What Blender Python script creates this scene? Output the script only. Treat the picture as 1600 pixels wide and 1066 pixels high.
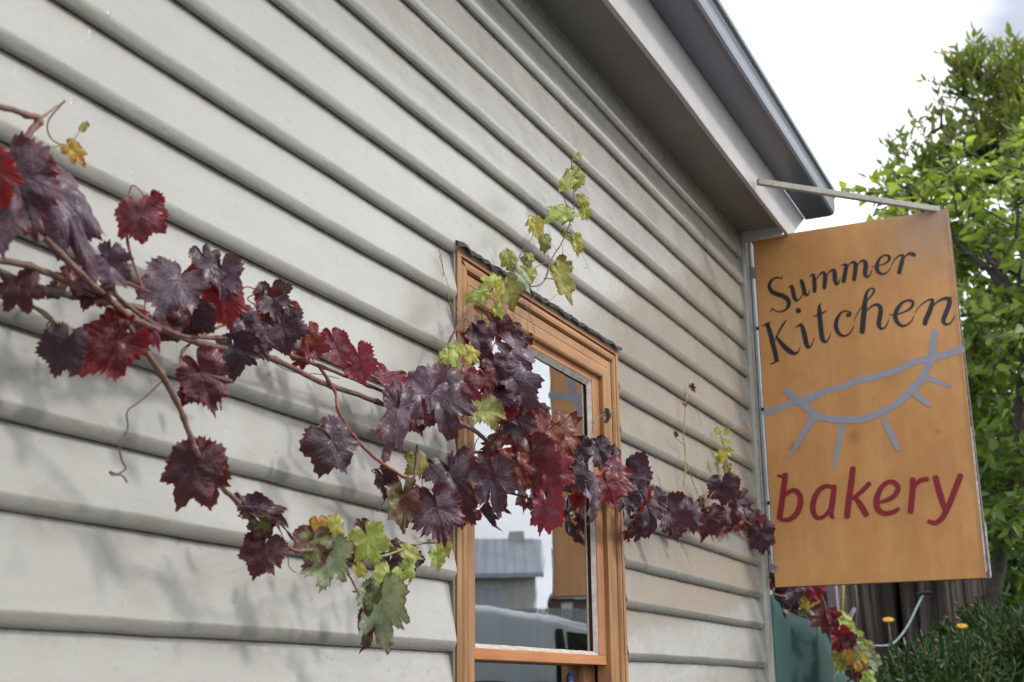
import bpy, bmesh, math, random
from math import sin, cos, pi, radians, sqrt, atan2, exp
from mathutils import Vector, Matrix, noise
S = bpy.context.scene
C = S.collection
for o in list(bpy.data.objects): bpy.data.objects.remove(o)

# ------------------------------------------------------------------ camera
F = 2023.36                      # focal length in photo pixels (1600 wide)
EYE = 1.45                       # eye height
D = 1.2                          # wall plane y
AX = Vector((0.42350896, 0.23480229, 0.87493317))      # world X in (right, down, forward)
AY = Vector((-0.90582904, 0.12114251, 0.4059535))
AZ = Vector((-0.01067278, -0.96446481, 0.26399567))
CAM = Vector((0, 0, EYE))
def w2(v): return Vector((AX.dot(v), AY.dot(v), AZ.dot(v)))        # camera frame -> world
def ray(px, py): return w2(Vector((px-800, py-533, F)))
def onY(px, py, y): r = ray(px, py); return CAM + r*(y/r.y)
def onX(px, py, x): r = ray(px, py); return CAM + r*(x/r.x)
def W(px, py, off=0.0): return onY(px, py, D-off)
def depth(p):
    d = p-CAM; return AX.z*d.x + AY.z*d.y + AZ.z*d.z
cam = bpy.data.cameras.new('camera'); co = bpy.data.objects.new('camera', cam); C.objects.link(co)
r_, u_, b_ = w2(Vector((1,0,0))), w2(Vector((0,-1,0))), w2(Vector((0,0,-1)))
co.matrix_world = Matrix(((r_.x,u_.x,b_.x,0),(r_.y,u_.y,b_.y,0),(r_.z,u_.z,b_.z,EYE),(0,0,0,1)))
cam.sensor_width = 36; cam.lens = F/1600*36; cam.clip_start = 0.05; cam.clip_end = 3000
cam.dof.use_dof = True; cam.dof.focus_distance = 2.7; cam.dof.aperture_fstop = 7.1
S.camera = co
S.render.resolution_x = 1024; S.render.resolution_y = 682

# ------------------------------------------------------------------ world: bright broken cloud over a Nishita sky
SUN_EL, SUN_AZ = radians(42), radians(-72)     # azimuth of the direction towards the sun, from +X towards +Y
w = bpy.data.worlds.new('World'); S.world = w; w.use_nodes = True
nt = w.node_tree; nt.nodes.clear(); N = nt.nodes.new; LK = nt.links.new
out = N('ShaderNodeOutputWorld'); bg = N('ShaderNodeBackground'); bg.inputs[1].default_value = 0.1
sky = N('ShaderNodeTexSky'); sky.sky_type = 'NISHITA'; sky.sun_disc = False
sky.sun_elevation = SUN_EL; sky.sun_rotation = pi/2 - SUN_AZ
tc = N('ShaderNodeTexCoord'); mp = N('ShaderNodeMapping'); mp.inputs['Scale'].default_value = (1, 1, 2.2)
mp.inputs['Location'].default_value = (0.0, 0.0, 0.0)
n1 = N('ShaderNodeTexNoise'); n1.inputs['Scale'].default_value = 2.1; n1.inputs['Detail'].default_value = 9; n1.inputs['Roughness'].default_value = .55
cr = N('ShaderNodeValToRGB'); cr.color_ramp.elements[0].position = .30; cr.color_ramp.elements[1].position = .42
n2 = N('ShaderNodeTexNoise'); n2.inputs['Scale'].default_value = 4.5; n2.inputs['Detail'].default_value = 7
cc = N('ShaderNodeValToRGB'); cc.color_ramp.elements[0].position = .3; cc.color_ramp.elements[1].position = .62
cc.color_ramp.elements[0].color = (12.5, 12.9, 13.8, 1); cc.color_ramp.elements[1].color = (19, 19.2, 19.6, 1)
mx = N('ShaderNodeMix'); mx.data_type = 'RGBA'
LK(tc.outputs['Generated'], mp.inputs[0]); LK(mp.outputs[0], n1.inputs['Vector']); LK(mp.outputs[0], n2.inputs['Vector'])
LK(n1.outputs['Fac'], cr.inputs[0]); LK(n2.outputs['Fac'], cc.inputs[0])
vd = N('ShaderNodeVectorMath'); vd.operation = 'DISTANCE'; vd.inputs[1].default_value = tuple(ray(1650, 30).normalized()); LK(tc.outputs['Generated'], vd.inputs[0])
ad = N('ShaderNodeMath'); ad.operation = 'MULTIPLY_ADD'; LK(n2.outputs['Fac'], ad.inputs[0]); ad.inputs[1].default_value = .10; LK(vd.outputs['Value'], ad.inputs[2])
gr = N('ShaderNodeMapRange'); LK(ad.outputs[0], gr.inputs[0]); gr.inputs[1].default_value = .075; gr.inputs[2].default_value = .125; gr.inputs[3].default_value = .35; gr.inputs[4].default_value = 1.   # a rift of blue in the cloud
ml = N('ShaderNodeMath'); ml.operation = 'MULTIPLY'; LK(cr.outputs[0], ml.inputs[0]); LK(gr.outputs[0], ml.inputs[1])
LK(ml.outputs[0], mx.inputs[0]); LK(sky.outputs[0], mx.inputs[6]); LK(cc.outputs[0], mx.inputs[7])
LK(mx.outputs[2], bg.inputs[0]); LK(bg.outputs[0], out.inputs[0])
sl = bpy.data.lights.new('sun', 'SUN'); so = bpy.data.objects.new('sun', sl); C.objects.link(so)
sl.energy = 2.5; sl.angle = radians(7); sl.color = (1, .96, .9)
sdir = Vector((cos(SUN_EL)*cos(SUN_AZ), cos(SUN_EL)*sin(SUN_AZ), sin(SUN_EL)))
so.rotation_euler = sdir.to_track_quat('Z', 'Y').to_euler()
S.view_settings.view_transform = 'Standard'; S.view_settings.look = 'None'
S.view_settings.exposure = 0.0; S.view_settings.gamma = 1
R = random.Random(7)

# ------------------------------------------------------------------ materials
def mat(name): 
    m = bpy.data.materials.new(name); m.use_nodes = True
    t = m.node_tree; b = t.nodes['Principled BSDF']; return m, t, b
def texco(t, scale=(1,1,1), which='Object', rot=(0,0,0)):
    c = t.nodes.new('ShaderNodeTexCoord'); p = t.nodes.new('ShaderNodeMapping')
    p.inputs['Scale'].default_value = scale; p.inputs['Rotation'].default_value = rot
    t.links.new(c.outputs[which], p.inputs[0]); return p.outputs[0]
def geoco(t, scale=(1,1,1)):
    c = t.nodes.new('ShaderNodeNewGeometry'); p = t.nodes.new('ShaderNodeMapping')
    p.inputs['Scale'].default_value = scale; t.links.new(c.outputs['Position'], p.inputs[0]); return p.outputs[0]
def nz(t, co_, sc, det=4, rough=.5, dist=0):
    n = t.nodes.new('ShaderNodeTexNoise'); n.inputs['Scale'].default_value = sc; n.inputs['Detail'].default_value = det
    n.inputs['Roughness'].default_value = rough; n.inputs['Distortion'].default_value = dist
    t.links.new(co_, n.inputs['Vector']); return n.outputs['Fac']
def ramp(t, src, stops):
    r = t.nodes.new('ShaderNodeValToRGB'); e = r.color_ramp.elements
    while len(e) < len(stops): e.new(.5)
    for i, (p, c) in enumerate(stops):
        e[i].position = p; e[i].color = (*c, 1) if isinstance(c, tuple) else (c, c, c, 1)
    t.links.new(src, r.inputs[0]); return r.outputs[0]
def mixc(t, f, a, b, mode='MIX'):
    m = t.nodes.new('ShaderNodeMix'); m.data_type = 'RGBA'; m.blend_type = mode
    for s, i in ((f,0),(a,6),(b,7)):
        if isinstance(s, (int, float)): m.inputs[i].default_value = s if i == 0 else (s,s,s,1)
        elif isinstance(s, tuple): m.inputs[i].default_value = (*s, 1)
        else: t.links.new(s, m.inputs[i])
    return m.outputs[2]
def math_(t, op, a, b=None, clamp=False):
    m = t.nodes.new('ShaderNodeMath'); m.operation = op; m.use_clamp = clamp
    for i, s in enumerate((a, b)):
        if s is None: continue
        if isinstance(s, (int, float)): m.inputs[i].default_value = s
        else: t.links.new(s, m.inputs[i])
    return m.outputs[0]
def bump(t, b, h, strength=.3, dist=.01, prev=None):
    n = t.nodes.new('ShaderNodeBump'); n.inputs['Strength'].default_value = strength; n.inputs['Distance'].default_value = dist
    t.links.new(h, n.inputs['Height'])
    if prev: t.links.new(prev, n.inputs['Normal'])
    if b: t.links.new(n.outputs[0], b.inputs['Normal'])
    return n.outputs[0]
def setc(t, b, c):
    if isinstance(c, tuple): b.inputs['Base Color'].default_value = (*c, 1)
    else: t.links.new(c, b.inputs['Base Color'])
def plain(name, col, rough=.6, metal=0, var=.25, sc=8, bmp=.1):
    m, t, b = mat(name); g = geoco(t); n = nz(t, g, sc, 6, .6)
    setc(t, b, ramp(t, n, [(.3, tuple(c*(1-var) for c in col)), (.7, tuple(min(1, c*(1+var)) for c in col))]))
    b.inputs['Roughness'].default_value = rough; b.inputs['Metallic'].default_value = metal
    if bmp: bump(t, b, nz(t, g, sc*6, 5), bmp, .004)
    return m
def paint_wall():
    m, t, b = mat('glossy_grey_paint')
    g = geoco(t); gs = geoco(t, (.8, 1, 1.8))
    big = nz(t, g, 1.3, 4); mid = nz(t, geoco(t, (3, 3, 4)), 4, 6, .6)
    c = ramp(t, big, [(.3, (.290,.284,.256)), (.7, (.345,.338,.308))])
    c = mixc(t, ramp(t, mid, [(.45, 0.), (.8, .35)]), c, (.25,.23,.19))
    sp = nz(t, geoco(t, (1,1,1.6)), 62, 3, .6)                     # chips and grime specks
    c = mixc(t, ramp(t, sp, [(.725, 0.), (.76, .6)]), c, (.22,.20,.17))
    at = t.nodes.new('ShaderNodeAttribute'); at.attribute_name = 'butt'   # shade of the gap under each lap, painted into the colour in patches
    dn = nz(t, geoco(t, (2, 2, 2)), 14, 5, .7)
    lap_shade = math_(t, 'MULTIPLY', at.outputs['Fac'], ramp(t, dn, [(.35, 0.), (.65, 1.)]))
    c = mixc(t, math_(t, 'MULTIPLY', lap_shade, .75), c, (.13,.12,.10))
    setc(t, b, c)
    r = ramp(t, nz(t, g, 9, 5, .6), [(.3, .20), (.75, .38)]); t.links.new(r, b.inputs['Roughness'])
    b.inputs['Specular IOR Level'].default_value = .6; b.inputs['Coat Weight'].default_value = .45; b.inputs['Coat Roughness'].default_value = .20; b.inputs['Coat IOR'].default_value = 1.6
    h1 = nz(t, gs, 10, 4, .55); h2 = nz(t, geoco(t, (.25, 1, 1.5)), 60, 4, .6); h3 = nz(t, g, 55, 3, .5)
    p = bump(t, None, h1, .30, .010); p = bump(t, None, nz(t, geoco(t, (.8, 1, 1.2)), 26, 3, .5), .16, .004, p); p = bump(t, None, h2, .07, .0015, p)
    p = bump(t, None, ramp(t, h3, [(.66, 0.), (.74, 1.)]), .35, .0015, p); bump(t, b, nz(t, g, 320, 2), .1, .0008, p)
    return m
def wood(name, dark, light, axis='z', rough=.45, sc=1.0, spec=.4, weather=0.0, knots=(), fine=.45):
    m, t, b = mat(name)
    a = {'x': (.06,1,1), 'y': (1,.06,1), 'z': (1,1,.06)}[axis]; a2 = {'x': (.02,1,1), 'y': (1,.02,1), 'z': (1,1,.02)}[axis]
    g = geoco(t, a); g2 = geoco(t, a2)
    n = nz(t, g, 34*sc, 6, .6, .6); f = nz(t, g2, 260*sc, 3, .6); blot = nz(t, geoco(t), 5*sc, 3)
    c = ramp(t, n, [(.28, dark), (.5, tuple((x+y)/2 for x, y in zip(dark, light))), (.72, light)])
    c = mixc(t, ramp(t, f, [(.35, fine), (.6, 0.)]), c, tuple(x*.55 for x in dark))
    c = mixc(t, ramp(t, blot, [(.4, 0.), (.75, .4)]), c, tuple(min(1, x*1.25) for x in light))
    if weather: c = mixc(t, ramp(t, nz(t, g, 12, 6, .7), [(.5, 0.), (.8, weather)]), c, (.32,.30,.28))
    sep = None
    for (kx, ky, kz, kr, ks) in knots:
        v = t.nodes.new('ShaderNodeVectorMath'); v.operation = 'DISTANCE'; v.inputs[1].default_value = (kx, ky, kz)
        t.links.new(geoco(t), v.inputs[0])
        dd = math_(t, 'ADD', v.outputs['Value'], math_(t, 'MULTIPLY', math_(t, 'SUBTRACT', nz(t, geoco(t), 30, 4), .5), kr*1.2))
        mr = t.nodes.new('ShaderNodeMapRange'); mr.inputs[1].default_value = kr*.15; mr.inputs[2].default_value = kr; mr.inputs[3].default_value = ks; mr.inputs[4].default_value = 0
        t.links.new(dd, mr.inputs[0]); c = mixc(t, mr.outputs[0], c, tuple(x*.42 for x in dark))
    setc(t, b, c); b.inputs['Specular IOR Level'].default_value = spec
    r = ramp(t, n, [(.3, rough*.85), (.7, min(1, rough*1.25))]); t.links.new(r, b.inputs['Roughness'])
    p = bump(t, None, n, .18, .003); bump(t, b, f, .2, .0008, p)
    return m, t, b
M = {}
M['wall'] = paint_wall()
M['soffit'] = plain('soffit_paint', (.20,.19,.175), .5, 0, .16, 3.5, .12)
M['fascia'] = plain('fascia_paint', (.46,.445,.45), .38, 0, .12, 5, .15)
M['gutter'] = plain('painted_steel_gutter', (.155,.175,.22), .3, .25, .10, 4, .03)
M['lip'] = plain('green_gutter_edge', (.10,.15,.15), .4, .2, .2, 6, .03)
M['frameV'] = wood('oiled_timber_upright', (.20,.085,.030), (.44,.245,.115), 'z', .42)[0]
M['frameH'] = wood('oiled_timber_level', (.21,.085,.030), (.45,.243,.112), 'x', .42)[0]
M['sashH'] = wood('orange_sash_timber', (.33,.12,.04), (.54,.24,.10), 'x', .45)[0]
M['sashV'] = wood('orange_sash_upright', (.26,.10,.04), (.42,.20,.10), 'z', .45)[0]
M['putty'] = plain('weathered_putty', (.40,.36,.33), .75, 0, .3, 40, .3)
M['flash'] = plain('bitumen_felt', (.018,.019,.02), .75, 0, .5, 40, .6)
M['galv'] = plain('galvanised_steel', (.36,.40,.46), .42, .35, .22, 14, .06)
M['bolt'] = plain('dark_bolt', (.03,.03,.035), .5, .6, .3, 40, .1)
M['brace'] = wood('pale_weathered_timber', (.27,.255,.23), (.46,.435,.39), 'y', .7, 1, .2)[0]
M['board_wht'] = plain('white_timber_paint', (.5,.5,.5), .5, 0, .2, 12, .2)
M['ply_edge'] = plain('grey_board_edge', (.16,.14,.125), .7, 0, .6, 60, .4)
M['white_edge'] = plain('peeling_white_edge', (.55,.54,.52), .7, 0, .5, 60, .4)
M['ink'] = plain('black_sign_paint', (.012,.013,.018), .5, 0, .35, 30, .05)
M['grey_ink'] = plain('grey_blue_sign_paint', (.31,.325,.39), .65, 0, .08, 30, .05)
M['red_ink'] = plain('crimson_sign_paint', (.25,.008,.020), .6, 0, .18, 30, .05)
M['cane'] = plain('red_brown_cane', (.15,.072,.055), .6, 0, .5, 60, .5)
M['oldcane'] = plain('grey_brown_cane', (.13,.10,.09), .7, 0, .5, 80, .6)
M['gstem'] = plain('green_stem', (.20,.19,.07), .5, 0, .35, 60, .2)
M['rstem'] = plain('red_petiole', (.24,.07,.05), .5, 0, .35, 60, .2)
M['tend'] = plain('brown_tendril', (.10,.045,.04), .6, 0, .4, 60, .2)
M['ttend'] = plain('straw_tendril', (.30,.22,.10), .6, 0, .4, 60, .2)
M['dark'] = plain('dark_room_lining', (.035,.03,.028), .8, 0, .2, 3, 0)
M['brownwd'] = wood('dark_brown_shed_timber', (.05,.024,.012), (.16,.08,.042), 'z', .6)[0]
M['paling'] = wood('weathered_paling', (.017,.013,.012), (.062,.048,.042), 'z', .85, 1.2, .15, .55)[0]
M['greywd'] = wood('silver_grey_timber', (.15,.15,.16), (.28,.28,.30), 'z', .8, 1, .15)[0]
M['bark'] = plain('dark_bark', (.045,.038,.032), .85, 0, .5, 18, .8)
M['hose'] = plain('pale_blue_hose', (.17,.23,.26), .4, 0, .3, 30, .05)
M['yellow'] = plain('yellow_petal', (.62,.36,.02), .6, 0, .2, 60, 0)
M['bud'] = plain('dry_flower_head', (.20,.10,.05), .8, 0, .4, 60, .2)
M['tyre'] = plain('black_rubber', (.02,.02,.02), .8, 0, .2, 20, .2)
M['van'] = plain('silver_blue_car_paint', (.60,.65,.71), .18, .1, .05, 3, 0)
M['vtrim'] = plain('black_plastic_trim', (.02,.02,.022), .5, 0, .2, 20, .1)
M['chrome'] = plain('bright_metal', (.7,.7,.72), .18, .95, .05, 20, 0)
M['lens'] = plain('red_reflector', (.45,.03,.03), .25, 0, .1, 20, 0)
M['housewall'] = plain('cream_render', (.42,.40,.38), .8, 0, .12, 2, .1)
M['steelroof'] = plain('grey_steel_roof', (.30,.33,.37), .5, .2, .14, 1.5, .03)
M['hwin'] = plain('curtained_window', (.30,.34,.40), .2, 0, .12, 2, 0)
M['asphalt'] = plain('asphalt', (.05,.05,.052), .9, 0, .3, 25, .4)
M['conc'] = plain('concrete_paving', (.12,.117,.11), .85, 0, .2, 6, .3)
M['grass'] = plain('rough_grass', (.06,.08,.03), .95, 0, .5, 3, .6)
M['soil'] = plain('garden_soil', (.045,.035,.025), .95, 0, .5, 8, .7)
# coated varnished ply of the sign (knots are real marks in the veneer)
def glassmat():
    m, t, b = mat('window_glass'); t.nodes.remove(b)
    o = t.nodes['Material Output']; tr = t.nodes.new('ShaderNodeBsdfTransparent'); gl = t.nodes.new('ShaderNodeBsdfGlossy')
    gl.inputs['Roughness'].default_value = .012; tr.inputs[0].default_value = (.80,.84,.83,1)
    gl.inputs['Color'].default_value = (.93,.96,1,1)
    fr = t.nodes.new('ShaderNodeFresnel'); fr.inputs[0].default_value = 1.55
    f = math_(t, 'ADD', math_(t, 'MULTIPLY', fr.outputs[0], 2.8), .10, True)
    ms = t.nodes.new('ShaderNodeMixShader'); t.links.new(f, ms.inputs[0])
    t.links.new(tr.outputs[0], ms.inputs[1]); t.links.new(gl.outputs[0], ms.inputs[2])
    bn = bump(t, None, nz(t, geoco(t), 5, 2, .4), .02, .02); t.links.new(bn, gl.inputs['Normal'])
    # dust and droplets dried on the pane
    df = t.nodes.new('ShaderNodeBsdfDiffuse'); df.inputs[0].default_value = (.55,.54,.52,1)
    m2 = t.nodes.new('ShaderNodeMixShader'); dust = ramp(t, nz(t, geoco(t), 90, 4, .7), [(.58, .004), (.82, .07)])
    t.links.new(dust, m2.inputs[0]); t.links.new(ms.outputs[0], m2.inputs[1]); t.links.new(df.outputs[0], m2.inputs[2])
    t.links.new(m2.outputs[0], o.inputs[0]); return m
M['glass'] = glassmat()
def carglass():
    m, t, b = mat('tinted_car_glass'); b.inputs['Base Color'].default_value = (.012,.015,.018,1); b.inputs['Roughness'].default_value = .04
    b.inputs['Specular IOR Level'].default_value = .8; return m
M['carglass'] = carglass()
def shadecloth():
    m, t, b = mat('green_shade_cloth'); g = geoco(t)
    wv = t.nodes.new('ShaderNodeTexWave'); wv.bands_direction = 'Z'; wv.inputs['Scale'].default_value = 70; wv.inputs['Distortion'].default_value = .4
    t.links.new(g, wv.inputs['Vector'])
    c = mixc(t, ramp(t, nz(t, g, 4, 4), [(.35, 0.), (.7, 1.)]), (.010,.054,.050), (.020,.084,.076))
    c = mixc(t, math_(t, 'MULTIPLY', wv.outputs['Fac'], .35), c, (.008,.04,.035)); setc(t, b, c)
    b.inputs['Roughness'].default_value = .75; bump(t, b, wv.outputs['Fac'], .5, .002); return m
M['cloth'] = shadecloth()

def leafmat(name, base, alt, edge, vein, blotch=.3, edgew=.35, rough=.48, trans=.25, sheen=(.5,.5,.5), spec=.5):
    """grape leaf: 'veinuv' holds (along, across) of the nearest main vein, 'rim' 0 at stalk .. 1 at margin"""
    m, t, b = mat(name)
    uv = t.nodes.new('ShaderNodeUVMap'); uv.uv_map = 'veinuv'
    sp = t.nodes.new('ShaderNodeSeparateXYZ'); t.links.new(uv.outputs[0], sp.inputs[0]); u, v = sp.outputs[0], sp.outputs[1]
    at = t.nodes.new('ShaderNodeAttribute'); at.attribute_name = 'rim'; rim = at.outputs['Fac']
    oi = t.nodes.new('ShaderNodeObjectInfo')
    fl = t.nodes.new('ShaderNodeUVMap'); fl.uv_map = 'flat'
    cmb = t.nodes.new('ShaderNodeVectorMath'); cmb.operation = 'ADD'; t.links.new(fl.outputs[0], cmb.inputs[0])
    sc = t.nodes.new('ShaderNodeVectorMath'); sc.operation = 'SCALE'; sc.inputs['Scale'].default_value = 37.
    cx = t.nodes.new('ShaderNodeCombineXYZ'); t.links.new(oi.outputs['Random'], cx.inputs[0]); t.links.new(oi.outputs['Random'], cx.inputs[2])
    t.links.new(cx.outputs[0], sc.inputs[0]); t.links.new(sc.outputs[0], cmb.inputs[1]); P = cmb.outputs[0]
    nb = nz(t, P, 2.6, 4, .6); nf = nz(t, P, 9, 5, .65)
    c = mixc(t, ramp(t, nb, [(.5-blotch*.25, 0.), (.5+blotch*.25, 1.)]), base, alt)
    e = math_(t, 'ADD', rim, math_(t, 'MULTIPLY', math_(t, 'SUBTRACT', nf, .5), .7))
    mr = t.nodes.new('ShaderNodeMapRange'); mr.inputs[1].default_value = 1-edgew; mr.inputs[2].default_value = 1.08; t.links.new(e, mr.inputs[0])
    c = mixc(t, mr.outputs[0], c, edge)
    # veins
    wmain = math_(t, 'SUBTRACT', .016, math_(t, 'MULTIPLY', u, .010))
    mv = t.nodes.new('ShaderNodeMapRange'); mv.inputs[3].default_value = 1; mv.inputs[4].default_value = 0
    t.links.new(v, mv.inputs[0]); t.links.new(math_(t, 'MULTIPLY', wmain, .4), mv.inputs[1]); t.links.new(math_(t, 'MULTIPLY', wmain, 1.3), mv.inputs[2])
    ph = math_(t, 'SUBTRACT', u, math_(t, 'MULTIPLY', v, .95))
    tri = math_(t, 'PINGPONG', math_(t, 'ADD', ph, math_(t, 'MULTIPLY', nf, .03)), .068)
    sv = t.nodes.new('ShaderNodeMapRange'); sv.inputs[1].default_value = 0; sv.inputs[2].default_value = .009; sv.inputs[3].default_value = 1; sv.inputs[4].default_value = 0
    t.links.new(tri, sv.inputs[0])
    vo = t.nodes.new('ShaderNodeTexVoronoi'); vo.feature = 'DISTANCE_TO_EDGE'; vo.inputs['Scale'].default_value = 17; t.links.new(fl.outputs[0], vo.inputs['Vector'])
    tv = t.nodes.new('ShaderNodeMapRange'); tv.inputs[1].default_value = 0; tv.inputs[2].default_value = .08; tv.inputs[3].default_value = 1; tv.inputs[4].default_value = 0; t.links.new(vo.outputs['Distance'], tv.inputs[0])
    c = mixc(t, math_(t, 'MULTIPLY', tv.outputs[0], .12), c, vein)
    c = mixc(t, math_(t, 'MULTIPLY', sv.outputs[0], .22), c, vein)
    c = mixc(t, math_(t, 'MULTIPLY', mv.outputs[0], .5), c, vein)
    hs = t.nodes.new('ShaderNodeHueSaturation'); t.links.new(c, hs.inputs['Color'])
    t.links.new(math_(t, 'ADD', math_(t, 'MULTIPLY', oi.outputs['Random'], .5), .75), hs.inputs['Value'])
    c = hs.outputs[0]; setc(t, b, c)
    b.inputs['Roughness'].default_value = rough; b.inputs['Specular IOR Level'].default_value = spec
    b.inputs['Coat Weight'].default_value = .45; b.inputs['Coat Roughness'].default_value = .33; b.inputs['Coat Tint'].default_value = (.93,.95,1,1)
    b.inputs['Sheen Weight'].default_value = .10; b.inputs['Sheen Tint'].default_value = (*sheen, 1); b.inputs['Sheen Roughness'].default_value = .4
    h = math_(t, 'ADD', math_(t, 'MULTIPLY', sv.outputs[0], -.5), math_(t, 'MULTIPLY', mv.outputs[0], -.55))
    h = math_(t, 'ADD', h, math_(t, 'MULTIPLY', tv.outputs[0], -.4)); h = math_(t, 'ADD', h, math_(t, 'MULTIPLY', tri, 3.5))
    p = bump(t, None, h, .6, .0032); p = bump(t, b, nf, .5, .008, p)
    tl = t.nodes.new('ShaderNodeBsdfTranslucent'); tc_ = mixc(t, 1.0, c, (1.5,1.25,.8), 'MULTIPLY'); t.links.new(tc_, tl.inputs[0])
    ms = t.nodes.new('ShaderNodeMixShader'); ms.inputs[0].default_value = trans
    o = t.nodes['Material Output']; t.links.new(b.outputs[0], ms.inputs[1]); t.links.new(tl.outputs[0], ms.inputs[2]); t.links.new(ms.outputs[0], o.inputs[0])
    return m
LM = {
 'P': leafmat('purple_vine_leaf', (.046,.016,.033), (.072,.022,.042), (.11,.011,.021), (.022,.008,.015), .4, .3, .47, .16),
 'L': leafmat('lavender_vine_leaf', (.150,.085,.125), (.092,.044,.070), (.15,.020,.036), (.045,.018,.030), .5, .22, .46, .16),
 'R': leafmat('red_vine_leaf', (.27,.012,.020), (.15,.010,.024), (.34,.018,.014), (.05,.006,.012), .6, .4, .45, .34),
 'M': leafmat('maroon_vine_leaf', (.062,.011,.019), (.105,.011,.021), (.15,.010,.014), (.09,.035,.022), .6, .35, .47, .22),
 'K': leafmat('magenta_vine_leaf', (.19,.034,.066), (.27,.040,.072), (.33,.018,.034), (.055,.012,.024), .5, .35, .47, .25),
 'U': leafmat('rust_vine_leaf', (.25,.065,.018), (.17,.024,.018), (.24,.018,.012), (.20,.10,.03), .3, .45, .5, .32),
 'GM': leafmat('green_maroon_vine_leaf', (.17,.21,.05), (.11,.024,.026), (.10,.012,.018), (.17,.20,.06), .16, .42, .5, .3),
 'GU': leafmat('grey_green_vine_leaf', (.26,.33,.20), (.34,.40,.22), (.12,.028,.040), (.36,.42,.26), .3, .17, .6, .25),
 'G': leafmat('fresh_green_vine_leaf', (.38,.52,.10), (.48,.58,.15), (.26,.16,.05), (.42,.50,.15), .3, .12, .5, .38),
 'Y': leafmat('yellow_green_vine_leaf', (.48,.50,.10), (.58,.55,.14), (.28,.17,.05), (.50,.50,.18), .3, .2, .5, .4),
 'O': leafmat('olive_vine_leaf', (.27,.31,.08), (.36,.38,.10), (.17,.07,.035), (.30,.32,.11), .3, .3, .5, .35),
 'A': leafmat('amber_vine_leaf', (.58,.30,.03), (.48,.36,.05), (.32,.05,.02), (.55,.42,.10), .3, .3, .5, .4),
 'D': leafmat('dry_brown_vine_leaf', (.12,.055,.032), (.17,.08,.045), (.08,.03,.02), (.07,.03,.02), .5, .3, .75, .12),
}
def foliage(name, a, b_, c_, trans=.35, rough=.5):
    m, t, b = mat(name)
    at = t.nodes.new('ShaderNodeAttribute'); at.attribute_name = 'tint'
    setc(t, b, ramp(t, at.outputs['Fac'], [(0., a), (.55, b_), (1., c_)])); b.inputs['Roughness'].default_value = rough
    tl = t.nodes.new('ShaderNodeBsdfTranslucent'); tcx = mixc(t, 1.0, ramp(t, at.outputs['Fac'], [(0., a), (.55, b_), (1., c_)]), (1.9,2.0,.8), 'MULTIPLY'); t.links.new(tcx, tl.inputs[0])
    ms = t.nodes.new('ShaderNodeMixShader'); ms.inputs[0].default_value = trans
    t.links.new(b.outputs[0], ms.inputs[1]); t.links.new(tl.outputs[0], ms.inputs[2]); t.links.new(ms.outputs[0], t.nodes['Material Output'].inputs[0])
    return m
M['f_near'] = foliage('broad_green_leaf', (.045,.085,.020), (.115,.175,.038), (.30,.35,.085), .42)
M['f_far'] = foliage('dark_green_leaf', (.07,.10,.03), (.15,.185,.05), (.28,.24,.07), .46)
M['f_hedge'] = foliage('hedge_leaf', (.035,.08,.016), (.07,.14,.022), (.13,.22,.03), .35)
M['f_bush'] = foliage('narrow_bush_leaf', (.010,.030,.009), (.022,.062,.014), (.06,.14,.028), .22)

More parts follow.
